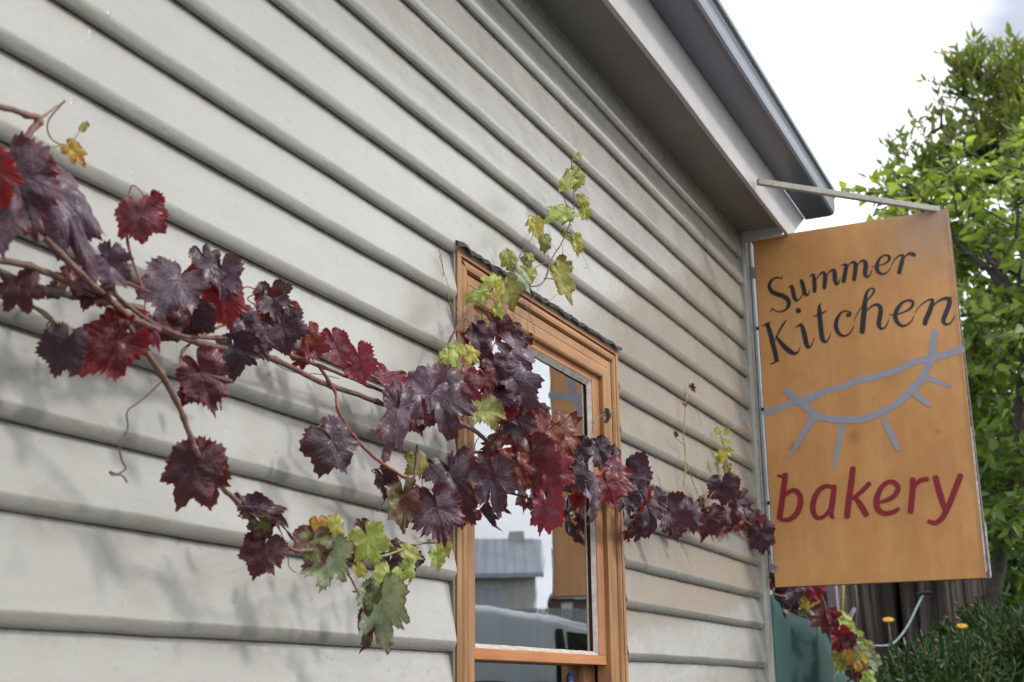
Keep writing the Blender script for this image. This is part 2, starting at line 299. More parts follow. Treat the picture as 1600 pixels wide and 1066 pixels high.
# ------------------------------------------------------------------ builders
class MB:
    def __init__(s): s.v = []; s.f = []; s.a = {}
    def poly(s, pts):
        n = len(s.v); s.v += [tuple(p) for p in pts]; s.f.append(tuple(range(n, n+len(pts))))
    def quadstrip(s, A, B):
        n = len(s.v); m = len(A); s.v += [tuple(p) for p in A]+[tuple(p) for p in B]
        for i in range(m-1): s.f.append((n+i, n+i+1, n+m+i+1, n+m+i))
    def box(s, x0, x1, y0, y1, z0, z1):
        n = len(s.v); s.v += [(x, y, z) for x in (x0,x1) for y in (y0,y1) for z in (z0,z1)]
        for q in ((0,1,3,2),(4,6,7,5),(0,4,5,1),(2,3,7,6),(0,2,6,4),(1,5,7,3)): s.f.append(tuple(n+i for i in q))
        return s
    def obox(s, c, ax, ay, az, hx, hy, hz):
        n = len(s.v); c = Vector(c)
        s.v += [tuple(c+ax*(hx*i)+ay*(hy*j)+az*(hz*k)) for i in (-1,1) for j in (-1,1) for k in (-1,1)]
        for q in ((0,1,3,2),(4,6,7,5),(0,4,5,1),(2,3,7,6),(0,2,6,4),(1,5,7,3)): s.f.append(tuple(n+i for i in q))
        return s
    def bar(s, p, q, wx, wy, up=Vector((0,0,1))):
        p = Vector(p); q = Vector(q); d = (q-p).normalized(); a = d.cross(up)
        if a.length < 1e-4: a = d.cross(Vector((1,0,0)))
        a.normalize(); b = a.cross(d); return s.obox((p+q)/2, d, a, b, (q-p).length/2, wx/2, wy/2)
    def extr(s, prof, x0, x1, xs=None, closed=False):
        """profile list of (y,z), swept along X"""
        xs = xs or [x0, x1]; n = len(s.v); m = len(prof)
        for x in xs: s.v += [(x, y, z) for y, z in prof]
        for i in range(len(xs)-1):
            for j in range(m if closed else m-1):
                a = n+i*m+j; b = n+i*m+(j+1) % m; s.f.append((a, b, b+m, a+m))
        if closed:
            s.f.append(tuple(n+j for j in range(m))); s.f.append(tuple(n+(len(xs)-1)*m+j for j in reversed(range(m))))
        return s
    def tube(s, pts, rad, sides=8, cap=True):
        pts = [Vector(p) for p in pts]; k = len(pts)
        if not hasattr(rad, '__len__'): rad = [rad]*k
        n = len(s.v); prev = None
        for i, p in enumerate(pts):
            d = (pts[min(i+1, k-1)]-pts[max(i-1, 0)])
            if d.length < 1e-9: d = Vector((0,0,1))
            d.normalize()
            a = (prev - d*prev.dot(d)) if prev else d.cross(Vector((.3,.5,.8)))
            if a.length < 1e-5: a = d.cross(Vector((1,0,0)))
            a.normalize(); prev = a; b = d.cross(a)
            for j in range(sides):
                t = 2*pi*j/sides; s.v.append(tuple(p+(a*cos(t)+b*sin(t))*rad[i]))
        for i in range(k-1):
            for j in range(sides):
                s.f.append((n+i*sides+j, n+i*sides+(j+1) % sides, n+(i+1)*sides+(j+1) % sides, n+(i+1)*sides+j))
        if cap: s.f.append(tuple(n+j for j in reversed(range(sides)))); s.f.append(tuple(n+(k-1)*sides+j for j in range(sides)))
        return s
    def ball(s, c, r, sc=(1,1,1), seg=8):
        n = len(s.v); c = Vector(c)
        for i in range(seg+1):
            th = pi*i/seg
            for j in range(seg): 
                ph = 2*pi*j/seg; s.v.append((c.x+r*sc[0]*sin(th)*cos(ph), c.y+r*sc[1]*sin(th)*sin(ph), c.z+r*sc[2]*cos(th)))
        for i in range(seg):
            for j in range(seg): s.f.append((n+i*seg+j, n+(i+1)*seg+j, n+(i+1)*seg+(j+1) % seg, n+i*seg+(j+1) % seg))
        return s
    def build(s, name, m, parent=None, smooth=False, bevel=0, attrs=None, origin=None):
        me = bpy.data.meshes.new(name)
        og = Vector(origin) if origin is not None else Vector((0,0,0))
        me.from_pydata([tuple(Vector(p)-og) for p in s.v], [], s.f); me.validate(); me.update()
        if attrs:
            for k, vals in attrs.items():
                a = me.attributes.new(k, 'FLOAT', 'POINT'); a.data.foreach_set('value', vals)
        o = bpy.data.objects.new(name, me); me.materials.append(m); C.objects.link(o)
        if smooth: me.polygons.foreach_set('use_smooth', [True]*len(me.polygons))
        if parent: o.parent = parent; o.location = og-worldloc(parent)
        else: o.location = og
        if bevel:
            b = o.modifiers.new('bevel', 'BEVEL'); b.width = bevel; b.segments = 2; b.limit_method = 'ANGLE'; b.angle_limit = radians(40)
        return o
def worldloc(o):
    p = Vector((0,0,0))
    while o: p += o.location; o = o.parent
    return p
def thing(name, label, cat, loc=(0,0,0), group=None):
    o = bpy.data.objects.new(name, None); C.objects.link(o); o.location = loc; o.empty_display_size = .1
    tag(o, label, cat, group); return o
def tag(o, label=None, cat=None, group=None, kind=None):
    if label: o['label'] = label
    if cat: o['category'] = cat
    if group: o['group'] = group
    if kind: o['kind'] = kind
    return o
def crom(pts, n=6):
    """Catmull-Rom through points (any tuple length)"""
    k = len(pts); out = []
    if k < 3: n = n if k == 2 else 1
    for i in range(k-1):
        p0 = pts[max(i-1,0)]; p1 = pts[i]; p2 = pts[i+1]; p3 = pts[min(i+2,k-1)]
        for j in range(n):
            t = j/n
            out.append(tuple(.5*((2*b)+(-a+c)*t+(2*a-5*b+4*c-d)*t*t+(-a+3*b-3*c+d)*t**3) for a, b, c, d in zip(p0,p1,p2,p3)))
    out.append(tuple(pts[-1])); return out

# ------------------------------------------------------------------ ground, road
def struct(name, mb, m, **k): return tag(mb.build(name, m, **k), kind='structure')
struct('ground', MB().box(-400, 400, -400, 400, -.5, -.02), M['grass'])
g = MB(); g.box(-60, 60, -.55, 1.19, -.1, .0); struct('pavement', g, M['conc'])
struct('kerb', MB().box(-60, 60, -.72, -.552, -.4, -.004), M['conc'], bevel=.015)
struct('road', MB().box(-60, 60, -6.4, -.722, -.3, -.13+.115), M['asphalt'])
g = MB(); g.extr([(-6.402,-.3),(-6.402,.12),(-8.2,.7),(-18,2.7),(-60,3.2),(-60,-.3)], -60, 120, closed=True); struct('grass_bank', g, M['grass'])
struct('garden_bed', MB().box(4.9, 16, 1.195, 5, -.1, .03), M['soil'])
struct('garden_path', MB().box(4.9, 16, -.549, 1.194, .001, .006), M['soil'])

# ------------------------------------------------------------------ the weatherboard house
house = thing('weatherboard_house', 'grey painted weatherboard house wall with timber window and dark eaves', 'house', (2.6, 1.2, 0))
E_ = EYE
bz = [z*D for z in (.069,.181,.27,.367,.463,.555,.656,.745,.848,.949,1.04,1.143,1.252,1.34)]
low = [bz[0]-.125*i for i in range(12, 0, -1)]
zs = [z+E_ for z in low+bz] + [1.431*D+E_+.03]
XL, XR = -4.5, 4.66
WX0, WX1, WZ1, WZ0 = 2.276, 3.227, .910+E_, -.86+E_
def boards(x0, x1, k):
    z0, z1 = zs[k], zs[k+1]; rr = .0215
    prof = [(-.004, z0+.0030), (.0085, z0+.0012), (.0115, z0), (.0145, z0+.0012), (.0172, z0+.0045), (.0195, z0+.0085), (.0215, z0+.0130), (.0228, z0+.0175), (.0232, z0+.0196), (.0230, z0+.0212)]
    prof.append(prof[-1]); prof.append((.0222, z0+.026))
    for t in (.2,.4,.6,.8,1.0): prof.append((.0222-(.0222-.0050)*t, z0+.026+(z1+.004-z0-.026)*t))
    nx = max(2, int((x1-x0)/.05)); xs = [x0+(x1-x0)*i/nx for i in range(nx+1)]
    n = len(wv); m = len(prof)
    for x in xs:
        wob = (noise.noise(Vector((x*1.1, k*7.7, 0)))*.0034 + noise.noise(Vector((x*7, k*3.3, 5)))*.0014)
        wy = noise.noise(Vector((x*.9, k*5.1, 9)))*.0022 + noise.noise(Vector((x*5, k*2.1, 3)))*.0008
        for j, (o_, z) in enumerate(prof):
            q = 1 if j < 12 else max(0, 1-(j-11)/5)
            pw = noise.noise(Vector((x*3, z*9, k)))*.0011 if j > 11 else 0
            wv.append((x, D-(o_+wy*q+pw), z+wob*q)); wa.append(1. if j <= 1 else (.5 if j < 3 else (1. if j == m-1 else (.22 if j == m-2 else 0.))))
    for i in range(nx):
        for j in range(m-1):
            if j == 9: continue
            a = n+i*m+j; wf.append((a, a+m, a+m+1, a+1))
wv, wf, wa = [], [], []
for k in range(len(zs)-1):
    if zs[k] < WZ1-.03 and zs[k+1] > WZ0: boards(XL, WX0-.006, k); boards(WX1+.002, XR, k)
    else: boards(XL, XR, k)
mb = MB(); mb.v = wv; mb.f = wf
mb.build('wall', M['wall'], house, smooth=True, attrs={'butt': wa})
# other walls + dark lining with the window hole
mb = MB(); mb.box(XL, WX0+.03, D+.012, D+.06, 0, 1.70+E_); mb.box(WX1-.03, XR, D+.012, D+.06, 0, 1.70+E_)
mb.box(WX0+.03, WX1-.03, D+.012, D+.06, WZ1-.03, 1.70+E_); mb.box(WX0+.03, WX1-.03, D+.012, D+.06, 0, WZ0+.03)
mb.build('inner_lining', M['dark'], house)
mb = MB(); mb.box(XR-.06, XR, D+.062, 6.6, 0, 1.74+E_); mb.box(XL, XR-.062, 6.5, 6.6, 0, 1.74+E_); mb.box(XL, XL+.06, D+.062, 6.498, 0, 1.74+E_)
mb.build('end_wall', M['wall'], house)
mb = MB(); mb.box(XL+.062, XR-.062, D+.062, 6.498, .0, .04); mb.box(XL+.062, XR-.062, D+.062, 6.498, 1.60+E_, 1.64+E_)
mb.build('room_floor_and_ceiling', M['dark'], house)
# corner trim: outer stop with a scriber bead scalloped against the boards
mb = MB(); mb.box(XR+.0005, XR+.055, D-.032, D+.03, 0, 1.71+E_); mb.box(XR-.016, XR, D-.029, D+.01, 0, 1.71+E_)
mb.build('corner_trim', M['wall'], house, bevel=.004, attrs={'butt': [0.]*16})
ZS = 1.717+E_                        # soffit
xe = 4.66
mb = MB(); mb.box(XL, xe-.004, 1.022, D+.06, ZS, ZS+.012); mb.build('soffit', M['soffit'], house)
# fascia with slightly wavy lower edge
xs = [XL+(4.735-XL)*i/60 for i in range(61)]
mb = MB(); n = 0
for x in xs:
    wz = noise.noise(Vector((x*1.7, 3, 1)))*.006; yy = noise.noise(Vector((x*.8, 1, 1)))*.004
    xt = x+max(0, (x-4.4)/.335)*.29      # raked end cut, its top reaching the gutter's end
    mb.v += [(x, 1.005+yy, ZS-.022+wz), (xt, 1.005, ZS+.152), (xt, 1.021, ZS+.152), (x, 1.021+yy, ZS-.022+wz)]
for i in range(60):
    for j in range(4): a = i*4+j; b = i*4+(j+1) % 4; mb.f.append((a, b, b+4, a+4))
mb.f.append((240,241,242,243)); mb.build('fascia', M['fascia'], house, bevel=.002)
mb = MB(); mb.box(xe-.002, xe+.018, 1.0225, D+.03, ZS-.036, ZS+.02); mb.box(4.68, 4.733, 1.0225, 1.40, ZS+.022, ZS+.15)
mb.build('eave_end_board', M['board_wht'], house, bevel=.002)
# quad gutter
zb = ZS+.148
gp = [(1.0035, zb+.06), (1.0035, zb), (.905, zb), (.893, zb+.004), (.886, zb+.012), (.883, zb+.026), (.883, zb+.066), (.879, zb+.074), (.871, zb+.078), (.869, zb+.086), (.874, zb+.092), (.880, zb+.088), (.881, zb+.078), (.888, zb+.068), (.888, zb+.03), (.896, zb+.007), (.998, zb+.005), (.998, zb+.06)]
mb = MB(); mb.extr(gp, XL, 5.03, closed=True); gut = mb.build('gutter', M['gutter'], house, smooth=False, bevel=.0015)
mb = MB(); mb.poly([(5.0305, y, z) for y, z in gp[:9]]+[(5.0305, 1.0, zb+.075)]); mb.build('gutter_end_cap', M['lip'], house)
mb = MB(); mb.extr([(.8685, zb+.079),(.8685, zb+.0955),(.8825, zb+.0955),(.8825, zb+.0925),(.873, zb+.0925)], XL, 5.033, closed=True); mb.build('gutter_edge', M['lip'], house)
# corrugated roof
mb = MB(); xs = [XL-.1+i*.019 for i in range(int((4.92-XL+.1)/.019))]
A = [(x, .93, ZS+.242+.008*sin(x*2*pi/.076)) for x in xs]; B = [(x, 4.0, ZS+1.55+.008*sin(x*2*pi/.076)) for x in xs]; Cc = [(x, 6.9, ZS+.25) for x in xs]
mb.quadstrip(A, B); mb.quadstrip(B, Cc); mb.build('roof', M['steelroof'], house, smooth=True)
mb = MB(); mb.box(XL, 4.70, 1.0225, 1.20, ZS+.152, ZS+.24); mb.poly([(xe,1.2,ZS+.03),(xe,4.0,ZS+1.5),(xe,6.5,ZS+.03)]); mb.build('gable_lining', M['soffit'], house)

# ---- window
win = MB(); ox0, ox1, oz1, oz0 = 2.357, 3.116, .808+E_, WZ0+.06
def casing_prof(wd):            # (across from outer edge, off) moulded architrave
    return [(0,.0),(0,.030),(.018,.030),(.0186,.021),(.0212,.021),(.0222,.0265),(.027,.031),(.034,.033),(.041,.0315),(.0446,.0265),(.0452,.0165),(.0474,.0165),(.048,.0245),(wd-.034,.0245),(wd-.0335,.019),(wd-.0318,.019),(wd-.030,.0275),(wd-.024,.0285),(wd-.005,.0285),(wd,.026),(wd,-.02)]
def casing_prof2(wd): return [(a, max(o-.009, -.03) if o > 0 else o) for a, o in casing_prof(wd)]
def casing_side(mbx, xo, sgn, wd, z0, z1o, z1i):
    pr = casing_prof2(wd); n = len(mbx.v)
    for (a, o) in pr:
        zt = z1o+(z1i-z1o)*a/wd
        mbx.v += [(xo+sgn*a, D-o, z0), (xo+sgn*a, D-o, zt)]
    for i in range(len(pr)-1): mbx.f.append((n+2*i, n+2*i+1, n+2*i+3, n+2*i+2))
wl = ox0-WX0; wr = WX1-ox1; wt = WZ1-oz1
casing_side(win, WX0, 1, wl, WZ0, WZ1, oz1); casing_side(win, WX1, -1, wr, WZ0, WZ1, oz1)
window = win.build('window', M['frameV'], house)
tag(window, 'oiled timber double hung window with moulded surround')
hd = MB(); pr = casing_prof2(wt); n = 0
for (a, o) in pr:
    hd.v += [(WX0+wl*a/wt, D-o, WZ1-a), (WX1-wr*a/wt, D-o, WZ1-a)]
for i in range(len(pr)-1): hd.f.append((2*i, 2*i+1, 2*i+3, 2*i+2))
hd.build('head_moulding', M['frameH'], window)
sl_ = MB(); sl_.box(WX0-.04, WX1+.04, D-.06, D+.05, WZ0-.04, WZ0); sl_.build('sill', M['frameH'], window, bevel=.004)
MB().box(WX0-.0075, WX0-.0006, D-.0165, D+.01, WZ0, WZ1-.002).build('scribing_strip', M['soffit'], window, bevel=.001)
# sashes
zr0, zr1 = .0705+E_, .0935+E_
for q in ((ox0-.012, ox0+.026), (ox1-.050, ox1+.006)): MB().box(*q, D-.006, D+.03, zr1+.0003, oz1+.01).build('upper_sash_stile', M['sashV'], window, bevel=.0015)
MB().box(ox0+.0265, ox1-.0505, D-.005, D+.03, oz1-.019, oz1+.01).build('upper_sash_rail', M['sashH'], window, bevel=.0015)
MB().box(ox0-.01, ox1-.004, D-.0065, D+.03, zr0, zr1).build('meeting_rail', M['sashH'], window, bevel=.0015)
pt = MB(); gx0, gx1, gz0, gz1 = ox0+.037, ox1-.062, zr1+.009, oz1-.032
def fillet(pa, pb, qa, qb):     # sloping putty between timber edge (p, off .004) and glass (q, off -.004)
    k = 24; A = []; B = []
    for i in range(k+1):
        t = i/k; j1 = R.uniform(-.0003,.0003); j2 = R.uniform(-.0006,.0006)
        A.append(Vector(pa).lerp(Vector(pb), t)+Vector((j1,-.0005+j1*.5,j1))); B.append(Vector(qa).lerp(Vector(qb), t)+Vector((j2,0,j2)))
    pt.quadstrip(A, B)
yt, yg = D-.0035, D+.0055
tx0, tx1, tz0, tz1 = ox0+.026, ox1-.050, zr1, oz1-.019
fillet((tx0,yt,tz0),(tx0,yt,tz1),(gx0,yg,gz0),(gx0,yg,gz1)); fillet((tx1,yt,tz0),(tx1,yt,tz1),(gx1,yg,gz0),(gx1,yg,gz1))
fillet((tx0,yt,tz0),(tx1,yt,tz0),(gx0,yg,gz0),(gx1,yg,gz0)); fillet((tx0,yt,tz1),(tx1,yt,tz1),(gx0,yg,gz1),(gx1,yg,gz1))
pt.build('putty', M['putty'], window)
gl = MB(); gl.poly([(tx0-.004,D+.006,tz0-.004),(tx1+.004,D+.0102,tz0-.004),(tx1+.004,D+.0102,tz1+.004),(tx0-.004,D+.006,tz1+.004)]); gl.build('upper_pane', M['glass'], window)
y0, y1 = D+.036, D+.07
for q in ((ox0-.01, ox0+.04), (ox1-.05, ox1+.004)): MB().box(*q, y0, y1, WZ0, zr0+.02).build('lower_sash_stile', M['sashV'], window, bevel=.0015)
for q in ((WZ0+.001, WZ0+.12), (zr0, zr0+.03)): MB().box(ox0+.0405, ox1-.0505, y0, y1, *q).build('lower_sash_rail', M['sashH'], window, bevel=.0015)
gl = MB(); gl.poly([(ox0+.03,D+.05,WZ0+.1),(ox1-.04,D+.05,WZ0+.1),(ox1-.04,D+.05,zr0+.01),(ox0+.03,D+.05,zr0+.01)]); gl.build('lower_pane', M['glass'], window)
jb = MB(); jb.box(ox1+.0005, ox1+.014, D+.0305, D+.16, WZ0, oz1+.01); jb.box(ox0-.014, ox0-.0005, D+.0305, D+.16, WZ0, oz1+.01); jb.box(ox0-.014, ox1+.014, D+.0305, D+.16, oz1+.0102, oz1+.03)
jb.build('jamb', M['frameV'], window)
inn = MB(); inn.box(ox1-.02, ox1+.09, D+.161, D+.178, WZ0-.05, oz1+.1); inn.box(ox0-.09, ox0+.02, D+.161, D+.178, WZ0-.05, oz1+.1); inn.build('inner_architrave', M['frameV'], window)
# ragged bitumen flashing strip over the head
fl = MB(); A, B, A2 = [], [], []
k = 90
for i in range(k+1):
    x = WX0-.012+(WX1-WX0+.022)*i/k; j = noise.noise(Vector((x*22, 1, 4)))*.005+R.uniform(-.0022,.0022); up = noise.noise(Vector((x*9, 8, 2)))*.004
    A.append((x, D-.003, WZ1+.017+up)); B.append((x, D-.0285-j*.6, WZ1+.0045+j*.5+up*.5)); A2.append((x, D-.0305-j, WZ1-.006+j))
fl.quadstrip(A, B); fl.quadstrip(B, A2); fl.build('flashing', M['flash'], window)
# round blue sticker on the lower pane
cs = onY(893, 1063, D+.048)
st = MB(); st.poly([(cs.x+.024*cos(a), D+.0485, cs.z+.019*sin(a)+.0) for a in [2*pi*i/32 for i in range(32)]])
blue = plain('blue_sticker', (.01,.02,.20), .4, 0, .1, 20, 0); whi = plain('white_print', (.6,.62,.75), .5, 0, .05, 20, 0)
stk = st.build('blue_sticker', blue, window)
st = MB(); pts = [(cs.x+.0062*cos(a), cs.z+.002+.0075*sin(a)) for a in [pi*i/10 for i in range(11)]]; pts = [(pts[0][0], cs.z-.003)]+pts+[(pts[-1][0], cs.z-.003)]
for i in range(len(pts)-1): st.bar((pts[i][0], D+.0475, pts[i][1]), (pts[i+1][0], D+.0475, pts[i+1][1]), .0004, .0017, Vector((0,1,0)))
st.box(cs.x-.015, cs.x+.015, D+.0472, D+.0476, cs.z-.008, cs.z-.0035)
st.build('white_lock_print', whi, window)

# ------------------------------------------------------------------ the hanging sign
XS = 4.71
def SG(px, py, d=0.0): return onX(px, py, XS-d)          # point on the sign's front face
TL, TR, BR, BL = SG(1177,375), SG(1484,324), SG(1538,904), SG(1211,917)
yl = (TL.y+BL.y)/2; yr = (TR.y+SG(1536,903).y)/2; zt = (TL.z+TR.z)/2; zb_ = (BL.z+BR.z)/2
sign = thing('bakery_sign', 'tall orange varnished timber sign lettered Summer Kitchen bakery, hung from the eaves', 'shop sign', (XS, (yl+yr)/2, zb_))
kn1, kn2, kn3, kn4 = SG(1334,683), SG(1240,697), SG(1465,675), SG(1365,622)
ms_, t_, b_s = wood('varnished_sign_ply', (.58,.272,.088), (.66,.345,.130), 'z', .45, .3, .5, 0, fine=.14,
   knots=[(kn1.x,kn1.y,kn1.z,.030,.5),(kn2.x,kn2.y,kn2.z,.026,.5),(kn3.x,kn3.y,kn3.z,.016,.5),(kn4.x,kn4.y,kn4.z,.012,.25)])
# greyed weathering in the outer top corner and along the outer edge
lc = b_s.inputs['Base Color'].links[0].from_socket
v = t_.nodes.new('ShaderNodeVectorMath'); v.operation = 'DISTANCE'; v.inputs[1].default_value = tuple(SG(1478,320)); t_.links.new(geoco(t_), v.inputs[0])
dd = math_(t_, 'ADD', v.outputs['Value'], math_(t_, 'MULTIPLY', math_(t_, 'SUBTRACT', nz(t_, geoco(t_, (1,1,3)), 14, 5), .5), .16))
mr = t_.nodes.new('ShaderNodeMapRange'); mr.inputs[1].default_value = .05; mr.inputs[2].default_value = .30; mr.inputs[3].default_value = .8; mr.inputs[4].default_value = 0; t_.links.new(dd, mr.inputs[0])
c_ = mixc(t_, mr.outputs[0], lc, (.30,.26,.25))
sx = t_.nodes.new('ShaderNodeSeparateXYZ'); t_.links.new(geoco(t_), sx.inputs[0])
me_ = t_.nodes.new('ShaderNodeMapRange'); me_.inputs[1].default_value = yr+.001; me_.inputs[2].default_value = yr+.045; me_.inputs[3].default_value = .75; me_.inputs[4].default_value = 0
t_.links.new(math_(t_, 'ADD', sx.outputs[1], math_(t_, 'MULTIPLY', nz(t_, geoco(t_, (1,1,.3)), 40, 5), .04)), me_.inputs[0])
c_ = mixc(t_, me_.outputs[0], c_, (.15,.075,.035))
c_ = mixc(t_, ramp(t_, nz(t_, geoco(t_, (1,1,.7)), 6, 6, .65), [(.38, .45), (.62, 0.)]), c_, (.40,.17,.045))
c_ = mixc(t_, ramp(t_, nz(t_, geoco(t_, (1,1,.25)), 18, 6, .7), [(.56, 0.), (.75, .35)]), c_, (.62,.36,.15))
c_ = mixc(t_, ramp(t_, nz(t_, geoco(t_, (1,1,1)), 70, 3, .6), [(.72, 0.), (.76, .7)]), c_, (.12,.07,.04)); setc(t_, b_s, c_)
mb = MB(); mb.box(XS, XS+.016, yr, yl, zb_, zt); mb.build('panel', ms_, sign, bevel=.0012)
mb = MB(); k = 40   # back board: slightly sprung away at the foot, shows its edge
for i in range(k+1):
    z = zb_+(zt-zb_)*i/k; g_ = .010*(1-i/k)
    mb.v += [(XS+.0175, yr-.001-g_, z), (XS+.036+g_, yr-.001-g_, z), (XS+.036+g_, yl, z), (XS+.0175, yl, z)]
for i in range(k):
    for j in range(4): a = i*4+j; b = i*4+(j+1) % 4; mb.f.append((a, b, b+4, a+4))
mb.f += [(0,1,2,3), (4*k,4*k+3,4*k+2,4*k+1)]; mb.build('back_panel', M['ply_edge'], sign)
mb = MB(); mb.box(XS+.02, XS+.026, yr-.0155, yr-.0115, zb_+.004, zb_+.19); mb.box(XS+.004, XS+.011, yr-.004, yr-.0003, zb_+.02, zb_+.52); mb.build('edge_strip', M['white_edge'], sign)
# painted strokes
class Paint:
    def __init__(s): s.mb = MB(); s.k = 0
    def stroke(s, pts, org, scale, n=7, minw=2.4, wk=1.13):
        d = .0008+.00055*(s.k % 3)+.0001*(s.k % 5); s.k += 1; pts = [(a, b, c*wk+1.2) for a, b, c in pts]
        P = crom([tuple(map(float, p)) for p in pts], n); L_, R_ = [], []
        m = len(P)
        def pl(x, y, i=0): return SG(org[0]+x/scale, org[1]+y/scale, d+.0005*i/m)
        nrm = []
        for i in range(m):
            a = P[max(i-1,0)]; b = P[min(i+1,m-1)]; dx, dy = b[0]-a[0], b[1]-a[1]; l = sqrt(dx*dx+dy*dy) or 1
            nrm.append((-dy/l, dx/l, dx/l, dy/l))
        for i in range(m):
            x, y, wd = P[i]; h = max(wd, minw)/2; nx, ny = nrm[i][:2]
            L_.append(pl(x+nx*h, y+ny*h, i)); R_.append(pl(x-nx*h, y-ny*h, i))
        s.mb.quadstrip(L_, R_)
        for e in (0, m-1):
            x, y, wd = P[e]; h = max(wd, minw)/2; nx, ny, tx, ty = nrm[e]; sg = -1 if e == 0 else 1
            s.mb.poly([pl(x+nx*h*cos(a)+sg*tx*h*.55*sin(a), y+ny*h*cos(a)+sg*ty*h*.55*sin(a), e) for a in [pi*i/6 for i in range(7)]])
    def dot(s, x, y, r, org, scale):
        s.k += 1; s.mb.poly([SG(org[0]+(x+r*cos(a))/scale, org[1]+(y+r*sin(a))/scale, .0008+.00012*(s.k % 9)) for a in [2*pi*i/20 for i in range(20)]])
oA, sA = (1170,370), 4.848; oB, sB = (1180,500), 3.134
def word(name, mat_, org, sc_, strokes, dots=()):
    p = Paint()
    for s_ in strokes: p.stroke(s_, org, sc_)
    for d_ in dots: p.dot(*d_, org, sc_)
    return p.mb.build(name, mat_, sign)
word('summer_lettering', M['ink'], oA, sA, [
 [(256,290,3),(250,316,7),(222,309,12),(190,318,13),(163,343,17),(155,380,22),(175,415,28),(215,435,30),(262,450,30),(297,480,31),(301,520,25),(275,555,13),(230,569,8),(192,556,7),(177,545,7),(163,572,4)],
 [(298,386,3),(318,376,12),(328,380,22),(338,430,28),(350,468,26),(368,484,13),(398,455,6),(418,418,5),(426,395,5)],
 [(396,328,20),(410,365,27),(421,415,27),(432,438,20),(448,438,9),(459,415,5),(463,398,4)],
 [(458,302,3),(480,290,14),(492,292,18),(496,340,27),(499,380,28),(497,417,26)],
 [(498,355,4),(515,315,6),(540,282,9),(565,272,20),(578,295,28),(577,340,28),(571,390,26)],
 [(578,325,4),(600,280,7),(625,255,12),(645,255,24),(652,290,30),(655,335,28),(668,360,16),(684,342,7),(692,308,4)],
 [(695,219,3),(720,212,12),(738,214,20),(733,250,27),(725,300,28),(718,342,26)],
 [(730,265,4),(750,225,6),(775,198,9),(800,195,22),(810,225,28),(804,275,28),(797,327,26)],
 [(806,245,4),(828,205,7),(855,183,11),(880,188,24),(886,225,30),(880,275,28),(895,302,16),(918,288,7),(932,252,4)],
 [(929,229,4),(960,224,5),(1010,212,7),(1052,188,12),(1066,160,20),(1052,142,15),(1022,142,9),(992,165,15),(972,208,23),(972,248,26),(992,276,19),(1022,281,11),(1052,265,6),(1076,234,4)],
 [(1080,221,3),(1096,186,5),(1120,157,8),(1150,140,10),(1168,146,18),(1160,190,27),(1148,235,28),(1138,276,26)],
 [(1152,205,4),(1172,165,6),(1198,136,10),(1225,127,20),(1250,133,22),(1266,137,8)],
 [(1262,138,6),(1250,152,3)]])
word('kitchen_lettering', M['ink'], oA, sA, [
 [(100,680,3),(128,664,12),(150,652,10),(166,643,4)],
 [(140,660,26),(162,730,31),(182,810,32),(200,880,31),(212,942,28)],
 [(161,965,3),(192,953,10),(228,933,4)],
 [(288,627,4),(262,662,13),(232,712,12),(208,762,6),(194,800,3)],
 [(205,752,8),(230,785,22),(270,832,30),(312,868,32),(345,884,20),(372,872,9),(392,838,3)],
 [(350,688,3),(378,673,12),(398,668,20),(415,715,31),(427,765,32),(437,812,31),(452,838,18),(478,815,7),(494,768,4)],
 [(549,502,3),(536,518,12),(534,545,26),(537,600,31),(543,660,32),(550,730,32),(560,778,30),(582,797,15),(606,770,7),(623,725,4)],
 [(488,606,3),(520,592,10),(555,578,11),(592,560,4)],
 [(762,600,14),(770,582,14),(752,566,10),(722,562,9),(690,585,15),(667,628,24),(660,680,28),(678,725,24),(712,750,15),(750,742,9),(780,708,6),(799,668,3)],
 [(797,646,3),(812,600,5),(845,545,6),(890,490,7),(930,445,10),(951,408,13),(940,392,10),(915,396,10),(893,425,18),(882,480,29),(874,560,34),(866,640,35),(858,724,34)],
 [(868,620,3),(888,572,6),(920,535,10),(955,515,15),(988,522,24),(1000,560,30),(990,620,30),(985,668,29),(1002,695,17),(1030,688,9),(1052,652,6),(1062,620,3)],
 [(1060,591,4),(1110,588,5),(1170,572,8),(1220,545,13),(1243,512,20),(1235,487,18),(1200,482,12),(1160,502,17),(1122,552,27),(1110,605,29),(1128,650,23),(1165,675,15),(1208,660,9),(1238,628,6),(1252,598,3)],
 [(1256,581,3),(1282,540,6),(1325,500,8),(1365,478,11),(1392,480,20),(1384,520,30),(1365,575,33),(1345,620,33),(1332,662,30)],
 [(1362,580,3),(1395,525,7),(1440,485,11),(1490,466,20),(1520,482,30),(1512,530,31),(1488,590,30),(1474,635,27),(1490,662,17),(1525,655,9),(1550,620,6),(1560,596,3)],
 [(1488,455,3),(1540,459,4)]], [(376,560,21),(750,594,14)])
